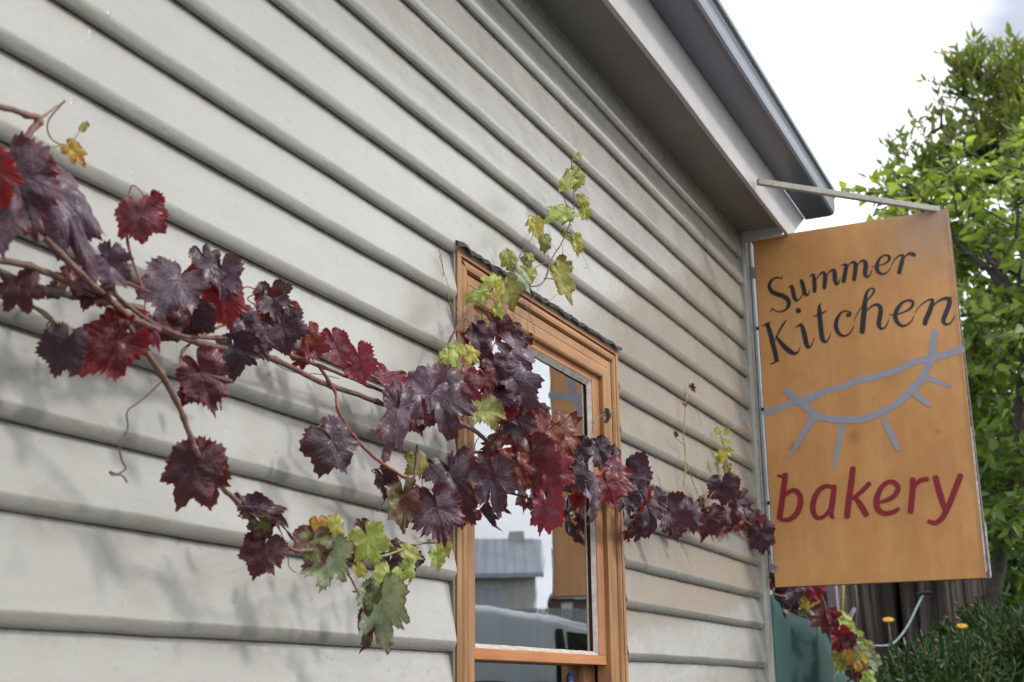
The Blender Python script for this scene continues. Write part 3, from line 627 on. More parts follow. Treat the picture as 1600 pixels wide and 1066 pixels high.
word('bakery_lettering', M['red_ink'], oB, sB, [
 [(110,763,10),(135,768,14),(148,775,18)],
 [(147,756,24),(140,820,25),(131,890,25),(119,972,25)],
 [(132,885,10),(155,850,17),(190,834,20),(216,855,23),(222,895,25),(205,945,24),(168,976,20),(125,978,16)],
 [(388,826,18),(350,814,19),(315,832,22),(290,875,24),(282,925,24),(298,965,20),(330,966,17),(360,935,15),(378,890,10)],
 [(388,812,20),(382,860,24),(374,920,24),(372,955,20),(384,970,12)],
 [(479,724,24),(470,800,26),(458,890,26),(449,965,25)],
 [(560,800,20),(525,836,20),(480,876,16)],
 [(484,862,14),(512,900,25),(545,956,25)],
 [(596,895,8),(640,884,17),(682,860,20),(700,824,23),(680,796,20),(645,796,19),(612,830,22),(594,885,26),(604,930,25),(640,948,20),(680,938,18),(703,924,15)],
 [(771,778,24),(771,830,26),(766,885,26),(760,941,25)],
 [(770,842,8),(788,805,17),(815,784,20),(845,779,20)],
 [(882,768,25),(898,830,26),(914,880,26),(928,925,20)],
 [(1006,760,26),(975,840,26),(945,915,25),(915,970,24),(882,994,20),(848,986,17)]])
word('eye_drawing', M['grey_ink'], oB, sB, [
 [(46,461,28),(120,430,28),(200,402,29),(280,378,30),(335,350,27),(380,340,25),(440,322,27),(500,298,26),(560,287,26),(640,262,29),(700,245,26),(760,215,27),(820,196,27),(900,178,27),(960,160,29),(1012,142,34)],
 [(878,52,27),(872,100,27),(868,150,31),(862,195,30),(838,240,28),(818,285,30),(790,320,30),(762,345,34),(720,388,28),(670,425,28),(610,455,29),(540,480,30),(470,490,31),(400,488,28),(340,480,28),(290,462,34),(250,425,31),(205,390,30),(165,358,25),(147,342,25)],
 [(283,482,30),(250,535,24),(210,600,18),(165,670,7)],
 [(430,505,20),(418,560,24),(402,630,22),(388,728,7)],
 [(630,482,22),(655,540,26),(680,590,24),(698,636,12)],
 [(772,352,24),(812,384,26),(856,422,12)],
 [(828,278,26),(880,296,22),(960,328,10)]])
# brackets, steel angle with bolts, brace
mb = MB(); a0 = W(1158,380,.035); a1 = W(1172,434,.035)
xa = XR+.058; mb.box(xa, xa+.048, D-.038, D-.034, .423+E_+.0, ZS-.02); mb.box(xa+.044, xa+.048, D-.033, D+.01, .423+E_, ZS-.02)
ch = mb.build('steel_angle', M['galv'], sign, bevel=.0008)
for py_ in (512, 633, 777, 895):
    z = onY(1182, py_, D-.04).z; MB().tube([(xa+.022, D-.039, z), (xa+.022, D-.047, z)], .007, 6).build('bolt', M['bolt'], sign)
mb = MB(); z1 = onX(1170,425,XS).z; z2 = onX(1200,886,XS).z
mb.box(xa+.004, XS+.03, yl+.0, D-.039, z1-.022, z1+.022); mb.build('upper_bracket', M['board_wht'], sign, bevel=.002)
mb = MB(); mb.box(xa+.004, XS+.025, yl-.02, D-.039, z2-.012, z2+.012); mb.tube([(XS-.004, yl-.012, z2), (XS-.02, yl-.012, z2)], .006, 6); mb.build('lower_bracket', M['galv'], sign, bevel=.001)
pb = onY(1181, 288, 1.003); pe = SG(1470,326,-.02)
mb = MB(); mb.bar(Vector((pb.x-.02, .992, pb.z)), Vector((XS+.015, yr+.03, zt+.006)), .018, .021)
br = mb.build('brace_bar', M['brace'], sign, bevel=.002)
mb = MB(); q = Vector((pb.x+.01, .978, pb.z+.001)); mb.tube([q, q+Vector((-.006,-.004,0))], .006, 8); mb.build('bolt', M['bolt'], sign)

# ------------------------------------------------------------------ grapevine along the wall
NR = 10
def leaf_outline(th, lobed):
    """radius of a grape leaf margin at angle th from the tip axis (-pi..pi)"""
    a = abs(th)
    pts = [(0,1.0),(.10,.93),(.30,.80),(.48,.755-.13*lobed),(.62,.76-.04*lobed),(.82,.86),(.95,.91),(1.06,.83),(1.28,.72-.04*lobed),(1.44,.70-.08*lobed),(1.62,.71),(1.86,.755),(2.0,.72),(2.25,.64),(2.55,.58),(2.80,.50),(2.95,.33),(3.06,.14),(pi,.04)]
    for i in range(len(pts)-1):
        if a <= pts[i+1][0]:
            t = (a-pts[i][0])/(pts[i+1][0]-pts[i][0]); return pts[i][1]*(1-t)+pts[i+1][1]*t
    return .04
VEINS = [0, .95, -.95, 1.9, -1.9]
def make_leaf(base, tip_dir, nrm, L, wide, fold, typ, parent, rs, curl=None, holes=False):
    """leaf mesh: base point, unit tip direction, face normal, length"""
    q = random.Random(rs); t = tip_dir.normalized(); n = (nrm-t*nrm.dot(t)).normalized(); b = n.cross(t)
    lob = q.choice([0, .1, .4, .8, 1.5]); lw = q.uniform(-.14, .14); lt = q.uniform(.85, 1.06); cu = curl if curl is not None else q.uniform(.02, .42); ruf = q.uniform(.03, .095); ph = q.uniform(0, 6); ph2 = q.uniform(0, 6)
    ba_ = q.uniform(0, pi); bk = q.uniform(-.15, .45); tw = q.uniform(-.35, .35); cup = q.uniform(-.10, .22)
    teeth = q.randint(27, 38); q_amp = q.uniform(.075, .135); NT = teeth*5; TA = [q.uniform(.5, 1.25) for _ in range(teeth+1)]; asym = q.uniform(.92, 1.08); sd = q.uniform(0, 99)
    bite = [(q.uniform(-2.4, 2.4), q.uniform(.05, .16), q.uniform(.10, .38)) for _ in range(q.choice([0, 1, 2, 3]))]
    v, fl_, vu, rim = [], [], [], []
    for i in range(NT):
        th = -pi+2*pi*i/NT
        R0 = leaf_outline(max(-pi, min(pi, th+lw*sin(th*1.0)*abs(sin(th)))), lob)*(asym if th > 0 else 1/asym)*(1-(1-lt)*max(0, cos(th))**6)
        R0 *= 1+.05*noise.noise(Vector((cos(th)*2, sin(th)*2, sd)))
        saw = (0., .30, 1., .55, .12)[i % 5] if th < 0 else (0., .12, .55, 1., .30)[i % 5]
        amp = q_amp*min(1, (pi-abs(th))*1.6)*TA[i//5]; R0 *= 1-amp*(1-saw)
        for (ba, bw, bd) in bite:
            if abs(th-ba) < bw: R0 *= 1-bd*(1-abs(th-ba)/bw)
        # nearest vein
        dv = min(VEINS, key=lambda a: abs(th-a)); ph_ = th-dv
        for j in range(NR+1):
            s_ = (j/NR)**.85; r = R0*s_
            x = r*sin(th)*wide; y = r*cos(th)
            u_ = r*cos(ph_); v_ = abs(r*sin(ph_))
            z = abs(x)*fold + abs(v_)*.03*(1-s_) + ruf*.8*s_*s_*sin(2*th+ph) + ruf*.9*s_**5*sin(7*th+ph2)+.022*noise.noise(Vector((x*5+9, y*5, sd+3)))*(.4+s_)
            cc_ = x*cos(ba_)+y*sin(ba_); z += -bk*cc_*abs(cc_) + tw*x*y + cup*s_**4*.5
            z += .085*noise.noise(Vector((x*3.2, y*3.2, sd)))+.022*noise.noise(Vector((x*8, y*8, sd)))
            # curl : bend downwards (away from normal) along the length and at the margins
            yy = y; z -= cu*r*r*1.1
            if y > 0: yy = y-cu*.35*y*y
            v.append(base+b*(x*L)+t*(yy*L)+n*(z*L)); fl_.append((x, y)); vu.append((u_, v_)); rim.append(s_)
    f = []
    W1 = NR+1
    for i in range(NT):
        i2 = (i+1) % NT
        if i2 == 0: continue
        for j in range(NR):
            a, b2, c, d = i*W1+j, i*W1+j+1, i2*W1+j+1, i2*W1+j
            f.append((a, b2, c) if j == 0 else (a, b2, c, d))
    me = bpy.data.meshes.new('leaf'); me.from_pydata([tuple(p-base) for p in v], [], f)
    a = me.attributes.new('rim', 'FLOAT', 'POINT'); a.data.foreach_set('value', rim)
    for nm, src in (('flat', fl_), ('veinuv', vu)):
        uvl = me.uv_layers.new(name=nm); buf = []
        for lp in me.loops: buf += src[lp.vertex_index]
        uvl.data.foreach_set('uv', buf)
    me.polygons.foreach_set('use_smooth', [True]*len(me.polygons)); me.materials.append(LM[typ])
    o = bpy.data.objects.new('leaf', me); C.objects.link(o); o.parent = parent; o.location = base-worldloc(parent); return o

vine = thing('grapevine', 'ornamental grapevine with purple and red autumn leaves trained across the grey boards', 'grapevine', tuple(W(60, 600, 0)))
CANE = []       # sample points for petioles
def cane(pts, r, m='cane', parent=None, name='cane', n=7, wob=.0015, node=True, off=None, rec=True):
    """pts: (px, py, off[, radius factor])"""
    P = [];
    for p in pts: q = W(p[0], p[1], p[2]); P.append((q.x, q.y, q.z, p[3] if len(p) > 3 else 1.))
    P = crom(P, n); V, rr = [], []
    sd = R.uniform(0, 99)
    for i, p in enumerate(P):
        jit = Vector((noise.noise(Vector((i*.5, sd, 0))), noise.noise(Vector((i*.5, sd, 5))), noise.noise(Vector((i*.5, sd, 9)))))*wob
        V.append(Vector(p[:3])+jit); k = 1.0
        if node and i % 9 == 4: k = 1.35
        rr.append(r*p[3]*k)
    if rec: CANE.extend(V)
    return MB().tube(V, rr, 8).build(name, M[m], parent or vine, smooth=True, origin=V[0])
# old wood and canes, photo traced, standing off the wall on their own depth
cane([(-60,163,.16),(0,167,.15),(45,181,.15),(62,188,.15,1.3),(40,215,.15),(20,242,.16),(22,262,.17,.8)], .0036)
cane([(62,188,.15),(80,173,.15),(101,158,.15,.4)], .0012, 'rstem', name='twig')
cane([(-40,412,.12),(0,408,.12),(55,419,.12),(110,443,.12),(165,470,.12),(225,483,.11,.7)], .0040)
cane([(-40,400,.09),(0,425,.10),(45,444,.10),(105,461,.10),(160,471,.10),(225,480,.10,.6)], .0042, 'oldcane')
cane([(-30,460,.07),(30,470,.07),(80,500,.07),(140,560,.06,.5)], .0022, 'gstem')
cane([(70,372,.13),(115,418,.14),(155,455,.13),(215,503,.12),(255,515,.10),(310,536,.09),(370,548,.08),(430,562,.07),(500,597,.07),(560,617,.07),(610,636,.07),(660,652,.07),(720,668,.07)], .0043)
cane([(150,430,.12),(200,478,.12),(270,520,.10),(330,528,.09),(400,530,.08),(455,555,.07),(520,580,.07),(575,602,.07),(640,630,.07)], .0030)
cane([(197,503,.13),(228,548,.14),(255,590,.14,1.25),(285,645,.14),(300,690,.14),(312,716,.14),(345,760,.13),(372,785,.12),(402,820,.12),(430,845,.12,.8),(470,862,.12,.7),(520,850,.11,.6),(560,860,.10,.5)], .0036)
cane([(500,575,.07),(524,614,.08),(528,640,.09),(548,675,.09),(585,715,.09),(625,742,.09),(665,768,.08,.7)], .0028, 'rstem')
cane([(540,565,.08),(590,592,.08),(620,612,.07),(660,640,.07)], .0026)
cane([(700,655,.08),(740,672,.09),(775,700,.09),(812,716,.09),(858,720,.09),(905,735,.08),(950,752,.07),(1000,770,.06),(1050,790,.05),(1090,796,.05),(1130,803,.05),(1165,815,.05),(1190,838,.05),(1203,866,.05)], .0045)
cane([(765,640,.09),(800,660,.10),(850,690,.10),(905,700,.09),(960,735,.08),(1020,770,.06),(1080,800,.05),(1120,806,.05)], .0035, 'oldcane')
cane([(780,760,.08),(820,742,.09),(860,750,.09),(900,760,.08),(930,775,.07)], .0026, 'rstem')
cane([(652,695,.08),(648,740,.08),(636,790,.09),(630,830,.09,.7)], .0026)
cane([(540,845,.10),(575,870,.11),(610,866,.11),(650,850,.10),(690,848,.10)], .0020, 'gstem')
cane([(520,870,.11),(545,900,.12),(562,930,.12,.6)], .0018, 'rstem')
cane([(150,455,.12),(185,440,.13),(235,455,.12,.5)], .0015, 'rstem', name='twig')
cane([(365,458,.09),(385,448,.09),(420,458,.09),(445,449,.09,.5)], .0011, 'rstem', name='twig')
cane([(90,300,.13),(80,350,.12),(95,390,.12),(110,425,.12)], .002, 'rstem', name='twig')
cane([(250,513,.10),(298,530,.09),(360,505,.08),(400,520,.08)], .002, 'rstem', name='twig')
cane([(1104,800,.05),(1110,775,.05),(1125,762,.05)], .0016, 'rstem', name='twig')
cane([(1135,805,.05),(1150,790,.05),(1160,785,.05)], .0016, 'rstem', name='twig')
def tendril(pts, r=.0009, m='tend', parent=None): 
    return cane(pts, r, m, parent, 'tendril', 9, .0006, False, rec=False)
tendril([(252,597,.14),(222,625,.13),(199,643,.13),(200,668,.13),(187,697,.13),(190,718,.13),(196,732,.13),(183,741,.13),(172,737,.13),(175,742,.13),(190,743,.13),(199,754,.13)], .0011)
tendril([(686,388,.02),(693,425,.02),(690,440,.02),(698,452,.02),(702,470,.02),(718,496,.04)], .0008, 'ttend')
tendril([(720,492,.05),(700,445,.03),(686,400,.02)], .0006, 'gstem')
tendril([(395,540,.08),(430,568,.07),(460,582,.06),(500,585,.05),(530,592,.05)], .0007)
tendril([(30,468,.07),(75,490,.07),(88,515,.07),(95,560,.07)], .0009, 'gstem')
tendril([(370,790,.13),(420,800,.12),(446,850,.12),(452,885,.12),(462,895,.12)], .0007)
tendril([(305,590,.12),(340,605,.12),(345,640,.12),(330,560,.1)], .0008)
tendril([(590,800,.07),(630,745,.07),(650,770,.07),(670,800,.07)], .0008)
tendril([(830,500,.05),(822,480,.06),(835,520,.06),(828,560,.06),(842,548,.05)], .0006, 'gstem')

# leaf table: stalk px, tip px, off, yaw, pitch, fold, wide, type
LV = [
 (22,268,58,388,.17,30,12,.22,.85,'P'),(-12,262,22,338,.19,25,5,.3,.8,'R'),(52,262,92,306,.13,20,25,.15,.9,'R'),(48,255,86,300,.15,30,20,.2,.8,'U'),(-8,330,18,412,.17,20,15,.2,.95,'L'),
 (88,300,186,436,.14,52,10,.35,.50,'L'),(80,322,100,352,.12,20,0,.2,.9,'P'),(168,408,214,452,.13,35,10,.3,.95,'L'),(218,334,231,400,.12,22,5,.25,.95,'K'),(238,322,252,372,.12,60,5,.3,.7,'R'),(112,233,140,262,.10,20,10,.3,.7,'A'),
 (278,440,262,520,.12,18,28,.12,.98,'L'),(345,425,352,486,.11,40,15,.35,.80,'L'),(322,408,352,462,.10,55,15,.35,.8,'P'),(350,462,368,532,.11,25,0,.25,.75,'R'),(148,455,132,497,.12,15,15,.3,1.0,'M'),
 (30,448,52,506,.11,22,10,.2,1.05,'M'),(100,432,126,460,.10,30,25,.3,.9,'U'),(84,372,116,398,.12,15,40,.3,.8,'P'),
 (183,532,106,596,.12,18,5,.12,.78,'R'),(178,528,138,490,.11,25,15,.15,.85,'R'),(101,537,71,602,.10,15,5,.25,.92,'P'),(225,505,262,550,.10,30,10,.3,.7,'K'),(300,490,292,545,.10,20,-5,.25,1.05,'P'),(262,500,290,545,.09,20,0,.3,.9,'M'),
 (313,583,334,664,.11,28,0,.25,.85,'M'),(365,545,372,612,.09,25,5,.25,.9,'P'),(300,600,290,648,.10,30,10,.35,.6,'M'),(380,500,398,545,.10,20,20,.3,.9,'P'),(120,545,88,520,.06,20,10,.3,.7,'M'),
 (425,462,436,516,.10,25,5,.3,.95,'L'),(440,510,462,562,.10,20,15,.2,1.05,'P'),(410,482,402,560,.09,45,5,.3,.6,'U'),(458,484,470,512,.09,30,5,.3,.7,'U'),(484,520,496,560,.09,35,5,.3,.7,'U'),(400,535,424,572,.09,20,10,.3,.9,'P'),
 (490,540,508,576,.08,25,15,.3,.9,'K'),(522,536,545,586,.09,15,15,.2,.8,'K'),(560,556,575,606,.09,15,15,.2,.95,'K'),(598,592,664,612,.08,30,50,.4,.55,'K'),
 (672,616,622,682,.11,30,18,.15,.80,'L'),(680,612,722,712,.11,22,12,.15,.95,'P'),(618,640,600,746,.10,50,0,.35,.55,'P'),(640,645,668,694,.08,20,5,.3,.9,'M'),
 (518,688,566,756,.10,28,20,.15,.95,'P'),(600,748,622,800,.07,30,0,.4,.6,'P'),(652,720,662,760,.07,25,0,.3,.9,'O'),(702,738,742,800,.11,20,22,.18,1.0,'P'),(682,792,706,866,.12,18,18,.15,1.0,'P'),(628,775,634,850,.09,25,10,.2,.75,'GM'),(722,790,716,842,.09,30,0,.3,.8,'M'),
 (309,728,334,820,.13,15,8,.10,.92,'M'),(304,726,268,808,.135,20,8,.15,.8,'M'),(318,712,386,742,.13,30,50,.45,.45,'M'),(412,856,392,910,.12,18,8,.2,1.15,'M'),(398,800,486,832,.12,30,45,.45,.45,'P'),(408,818,430,852,.13,20,10,.3,.85,'GM'),
 (514,866,502,942,.125,18,8,.10,.95,'GU'),(486,845,476,900,.115,20,10,.2,1.0,'GM'),(498,820,504,852,.12,20,10,.2,.8,'A'),(524,818,530,854,.11,20,10,.2,.7,'Y'),(575,842,600,898,.125,15,12,.15,.88,'G'),(606,902,584,948,.12,18,10,.2,1.0,'G'),(596,938,604,1032,.13,15,5,.15,.78,'GU'),(584,946,578,1030,.12,30,5,.25,.5,'GM'),
 (566,822,574,850,.10,30,5,.3,.8,'M'),(606,880,590,912,.10,20,0,.3,1.0,'P'),(640,870,612,900,.10,30,0,.3,.8,'P'),(560,888,574,910,.12,20,10,.3,.7,'Y'),(545,860,548,892,.10,25,10,.3,.9,'M'),
 (636,860,668,876,.11,20,25,.2,.8,'Y'),(640,888,646,926,.12,35,0,.3,.6,'G'),(690,845,708,882,.11,25,15,.25,.7,'Y'),(682,868,690,902,.12,25,5,.25,.7,'G'),(636,880,610,905,.09,25,5,.25,.9,'O'),
 (728,598,760,634,.10,20,15,.2,.95,'K'),(762,592,782,634,.10,25,10,.2,.7,'R'),(748,640,812,646,.10,20,45,.3,.7,'O'),(745,520,760,562,.08,20,0,.3,1.0,'P'),(775,508,792,550,.08,25,10,.3,1.0,'M'),(800,520,806,556,.09,20,0,.3,.9,'P'),(752,548,760,590,.08,20,0,.3,.8,'M'),
 (800,550,848,608,.12,30,20,.2,.75,'L'),(800,592,856,650,.125,35,20,.25,.70,'L'),(775,575,795,620,.11,25,15,.25,1.0,'P'),(826,640,842,676,.11,45,5,.3,.7,'U'),(815,638,800,672,.10,20,0,.2,.9,'R'),(788,636,776,672,.10,20,5,.3,1.0,'R'),(806,655,770,690,.10,20,10,.25,.9,'P'),
 (852,676,812,728,.12,18,10,.15,.85,'U'),(872,672,902,735,.12,20,12,.15,.9,'U'),(770,690,752,712,.10,30,0,.45,.8,'D'),(778,706,744,730,.09,20,10,.25,.8,'R'),(770,742,786,816,.13,18,15,.15,.98,'L'),(830,712,838,792,.11,25,5,.25,.75,'M'),(812,730,836,775,.10,25,0,.25,.8,'U'),
 (862,735,880,798,.12,20,8,.2,.9,'K'),(898,742,918,782,.11,25,5,.25,.95,'P'),(905,700,926,742,.10,25,10,.25,.9,'P'),(935,700,950,742,.10,20,10,.25,.85,'P'),(852,790,850,852,.12,25,5,.25,.80,'K'),(922,770,938,842,.12,45,10,.3,.55,'L'),
 (948,758,966,804,.10,20,0,.25,.9,'R'),(905,775,895,805,.09,20,0,.25,.9,'R'),(955,735,996,770,.10,25,25,.2,.9,'K'),(975,770,996,824,.11,25,10,.2,.85,'P'),(985,745,1026,800,.10,25,20,.25,.9,'P'),(1010,790,1034,852,.10,22,10,.25,.8,'P'),(1000,775,1024,812,.10,40,5,.3,.6,'R'),(1000,826,994,860,.08,25,0,.3,.9,'M'),
 (960,712,982,738,.09,20,5,.3,.9,'P'),(1045,800,1068,858,.09,22,10,.2,.85,'P'),(1074,802,1092,850,.08,25,5,.3,.8,'P'),(1104,810,1100,860,.08,25,0,.3,.8,'M'),(1078,782,1080,806,.07,30,0,.5,.7,'D'),(1098,784,1100,808,.07,30,0,.5,.7,'D'),
 (1128,758,1130,802,.07,15,8,.2,1.05,'P'),(1152,786,1188,808,.07,30,30,.25,.6,'P'),(1138,806,1152,850,.06,25,5,.3,.8,'M'),(1176,806,1182,834,.06,30,5,.3,.8,'M'),(1190,832,1196,882,.065,15,8,.2,.80,'P'),
]
LBL = {'R': 'bright red leaf', 'U': 'rust orange leaf', 'G': 'fresh green leaf', 'Y': 'yellow green leaf', 'GU': 'grey green leaf seen from beneath', 'GM': 'green leaf blotched maroon', 'D': 'dry brown curled leaf', 'A': 'amber leaf', 'L': 'pale lavender purple leaf', 'O': 'olive green leaf', 'K': 'pinkish crimson leaf', 'M': 'dark maroon leaf'}
def frame_from(px, py, tx, ty, p, yaw, pitch):
    ya, pi_ = radians(yaw), radians(pitch)
    n = Vector((sin(ya)*cos(pi_), -sin(pi_), -cos(ya)*cos(pi_)))
    dx, dy = tx-px, ty-py; l = sqrt(dx*dx+dy*dy); dx /= l; dy /= l
    t = Vector((dx, dy, -(dx*n.x+dy*n.y)/n.z)); Lr = l*depth(p)/F*t.length
    return w2(t.normalized()), w2(n), Lr
def petiole(base, t, n, r, m, parent, pool, pull=.12):
    best = min(pool, key=lambda c: (c-base).length+max(0, (base-c).dot(-t))*.3)
    d = (best-base).length
    if d > .45 or d < .004: return
    a = base; b = base-t*min(.028, d*.25)-n*.010+Vector((0,.012,.003)); c = best
    P = [tuple(a+n*-.001), tuple(b), tuple((b+c)/2+Vector((0,.016,.002))), tuple(c)]
    V = [Vector(p) for p in crom(P, 6)]
    MB().tube(V, [r*1.5]+[r]*(len(V)-2)+[r*1.6], 6).build('petiole', m, parent, smooth=True, origin=a)
POOL = CANE[::3]
bmf = bmesh.new(); fm = []
def merge_leaf(o, ty_):      # past a hundred leaves: the smallest ones go into one part
    me = o.data
    if ty_ not in fm: fm.append(ty_)
    me.transform(Matrix.Translation(o.location+worldloc(o.parent))); me.polygons.foreach_set('material_index', [fm.index(ty_)]*len(me.polygons)); bmf.from_mesh(me)
    bpy.data.objects.remove(o); bpy.data.meshes.remove(me)
SMALL = sorted(range(len(LV)), key=lambda i: (LV[i][2]-LV[i][0])**2+(LV[i][3]-LV[i][1])**2)[:len(LV)-99]
for i, (px, py, tx, ty, off, ya, pt_, fo, wd, ty_) in enumerate(LV):
    p = W(px, py, off); t, n, L = frame_from(px, py, tx, ty, p, ya, pt_)
    L *= (.93 if px < 620 else .90)
    jr = random.Random(i*31+7); ya += jr.uniform(-14, 16); pt_ += jr.uniform(-12, 14); t, n, L0 = frame_from(px, py, tx, ty, p, ya, pt_)
    wd2 = wd*jr.uniform(.80, .96)
    o = make_leaf(p, t, n, L, wd2, fo*jr.uniform(.6, 2.2), ty_, vine, 100+i, curl=(.5 if ty_ == 'D' else None))
    if i in SMALL: merge_leaf(o, ty_); continue
    if ty_ in LBL: o['label'] = LBL[ty_]
    petiole(p, t, n, .0010 if ty_ not in 'GY' else .0009, M['rstem'] if ty_ not in ('G','Y','GU','A','O','GM') else M['gstem'], o, POOL)

# small leaves packed behind the large ones
jr = random.Random(77); DK = [v for v in LV if v[9] in 'PLMKRU' and not (v[0] < 340 and v[1] > 640)]
for k in range(75):
    (px, py, tx, ty, off, ya, pt_, fo, wd, ty_) = jr.choice(DK) if k % 3 else jr.choice([v for v in DK if v[0] > 700])
    ty_ = jr.choice('PPMMKURP'); a = jr.uniform(.4, 2.6); l = jr.uniform(.45, .8)*sqrt((tx-px)**2+(ty-py)**2); l = max(14, min(l, 44))
    x = px+jr.uniform(-22, 22); y = py+jr.uniform(-14, 22); tx, ty = x+l*cos(a), y+l*sin(a)
    p = W(x, y, max(.035, off-jr.uniform(.015, .04))); t, n, L = frame_from(x, y, tx, ty, p, jr.uniform(0, 60), jr.uniform(-15, 45))
    o = make_leaf(p, t, n, L*.8, jr.uniform(.6, .9), jr.uniform(.2, .6), ty_, vine, 900+k); merge_leaf(o, ty_)
me = bpy.data.meshes.new('inner_leaves'); bmf.to_mesh(me); bmf.free()
for q in fm: me.materials.append(LM[q])
o = bpy.data.objects.new('inner_leaves', me); C.objects.link(o); o.parent = vine; o.location = -worldloc(vine); o['kind'] = 'stuff'; o['label'] = 'small leaves packed among the large ones'
# sprigs whose small leaves belong to one shoot
def sprig(name, label, stems, leaves, tends=(), stemmat='gstem', r=.0016, seed=500):
    pts = []; jr = random.Random(seed); r *= 1.25; ex = []
    if len(leaves) > 7:
        for (px, py, tx, ty, off, ya, pt_, fo, wd, ty_) in leaves:
            a = jr.uniform(0, 6.28); l = .5*sqrt((tx-px)**2+(ty-py)**2); x = px+jr.uniform(-7, 7); y = py+jr.uniform(-8, 8); l = min(l, 15)
            ex.append((x, y, x+l*cos(a), y+l*abs(sin(a))+2, off-.012, jr.uniform(5, 45), jr.uniform(-5, 40), .35, jr.uniform(.6, .9), ty_))
    leaves = list(leaves)+ex
    def build_one(pl, rr):
        P = [];
        for p in pl: q = W(p[0], p[1], p[2]); P.append((q.x, q.y, q.z))
        return [Vector(p) for p in crom(P, 7)]
    mb = MB()
    for k, pl in enumerate(stems):
        V = build_one(pl, r); pts += V; m = len(V); rr = r if k == 0 else r*.6
        mb.tube(V, [rr*(1-.6*i/m)*(1.4 if i % 8 == 4 else 1) for i in range(m)], 7)
    og = W(*stems[0][0][:3]); s_ = mb.build(name, M[stemmat], vine, smooth=True, origin=og); s_['label'] = label
    for i, (px, py, tx, ty, off, ya, pt_, fo, wd, ty_) in enumerate(leaves):
        p = W(px, py, off); t, n, L = frame_from(px, py, tx, ty, p, ya, pt_)
        o = make_leaf(p, t, n, L*(1.0 if L < .05 else .86), wd*.82, fo*1.5, ty_, s_, seed+i); 
        best = min(pts, key=lambda c: (c-p).length); d = (best-p).length
        if .003 < d < .2: mb2 = MB().tube([p, (p+best)/2-t*.006, best], [.0006, .0005, .0007], 5).build('petiole', M['gstem'], o, smooth=True, origin=p)
    for td in tends:
        V = build_one(td, 0); MB().tube(V, .0005, 5).build('tendril', M['gstem'], s_, smooth=True, origin=V[0])
    return s_
sprig('green_shoot', 'young shoot of yellow green leaves climbing above the window head',
 [[(680,602,.07),(690,562,.07),(712,515,.08),(735,482,.09),(762,456,.10),(792,444,.11),(818,448,.11),(848,442,.11),(862,405,.11),(880,375,.11),(896,328,.11),(896,292,.11),(893,255,.11)],
  [(818,448,.11),(835,420,.11),(858,408,.11)],[(850,435,.11),(875,437,.11),(893,442,.11)],[(795,442,.11),(812,400,.11),(832,370,.11)],[(896,328,.11),(884,318,.11),(880,300,.11)]],
 [(903,243,908,252,.11,20,20,.2,.9,'G'),(896,272,874,278,.11,25,30,.3,.7,'Y'),(900,275,918,290,.11,20,10,.2,.9,'G'),(896,282,906,298,.11,15,5,.2,.9,'G'),(894,278,872,308,.11,40,20,.3,.5,'G'),(908,310,912,330,.11,30,5,.3,.7,'Y'),(915,326,920,358,.11,35,5,.3,.5,'G'),
  (884,334,838,346,.11,20,50,.35,.7,'G'),(838,352,842,384,.11,30,10,.3,.6,'Y'),(852,376,856,400,.11,20,10,.2,.75,'O'),(884,368,900,378,.11,20,30,.3,.7,'O'),(900,376,908,412,.11,30,10,.3,.6,'Y'),(794,402,800,426,.11,15,12,.25,1.0,'G'),(822,406,834,420,.11,20,25,.2,1.0,'O'),(828,400,834,412,.12,20,25,.2,.8,'Y'),
  (824,424,838,446,.11,20,15,.2,1.0,'G'),(812,428,844,468,.12,20,20,.2,.62,'GU'),(880,414,866,434,.11,20,20,.25,1.0,'O'),(876,432,902,486,.12,25,10,.2,.62,'Y'),(886,420,898,416,.11,20,10,.2,1.0,'Y'),(772,442,742,450,.10,20,30,.25,.8,'G'),(752,460,718,476,.10,20,30,.25,.6,'G'),(776,450,780,476,.11,30,5,.3,.6,'Y'),
  (792,452,812,496,.11,25,10,.3,.8,'O'),(776,482,786,502,.10,25,5,.3,.8,'G'),(754,500,762,514,.09,20,5,.3,.9,'Y')],
 [[(893,260,.11),(915,260,.11),(936,252,.11)],[(905,390,.11),(918,415,.11),(912,420,.10)],[(848,440,.11),(832,470,.10),(824,505,.09),(828,528,.09)],[(845,465,.11),(855,472,.11),(870,460,.11)]], 'cane', .0021, 520)
sprig('green_shoot', 'cluster of yellow green leaves beside the window frame',
 [[(690,580,.07),(700,575,.08),(716,572,.08),(735,560,.08)]],
 [(704,546,722,548,.08,20,20,.25,.9,'G'),(704,572,722,584,.08,15,15,.2,1.0,'G'),(700,558,696,590,.08,20,10,.2,.9,'G'),(722,590,712,612,.08,20,10,.2,.9,'Y'),(732,552,752,572,.09,20,15,.25,.9,'Y'),(716,545,738,556,.08,20,15,.25,.8,'Y')], seed=560)
sprig('dry_shoot', 'thin dry shoot with spent flower heads standing against the boards',
 [[(1062,792,.05),(1068,765,.04),(1071,715,.04),(1068,680,.04),(1070,650,.04),(1073,620,.04),(1080,607,.04),(1088,612,.04)],[(1070,740,.04),(1078,728,.04),(1085,724,.04)],[(1068,694,.04),(1058,686,.04),(1052,670,.04)],
  [(1050,785,.05),(1036,775,.05),(1030,750,.05),(1027,742,.05)],[(1060,790,.05),(1052,775,.05),(1056,755,.05)],[(1080,795,.05),(1080,770,.04),(1090,765,.04)],[(1071,720,.04),(1090,772,.04),(1100,790,.05)]],
 [(1080,604,1086,614,.04,20,0,.5,.8,'D'),(1070,632,1078,634,.04,20,30,.4,.6,'D'),(1055,678,1058,686,.04,20,0,.4,.7,'D')], [[(1086,640,.04),(1094,655,.03),(1094,672,.03)]], 'ttend', .0019, 580)
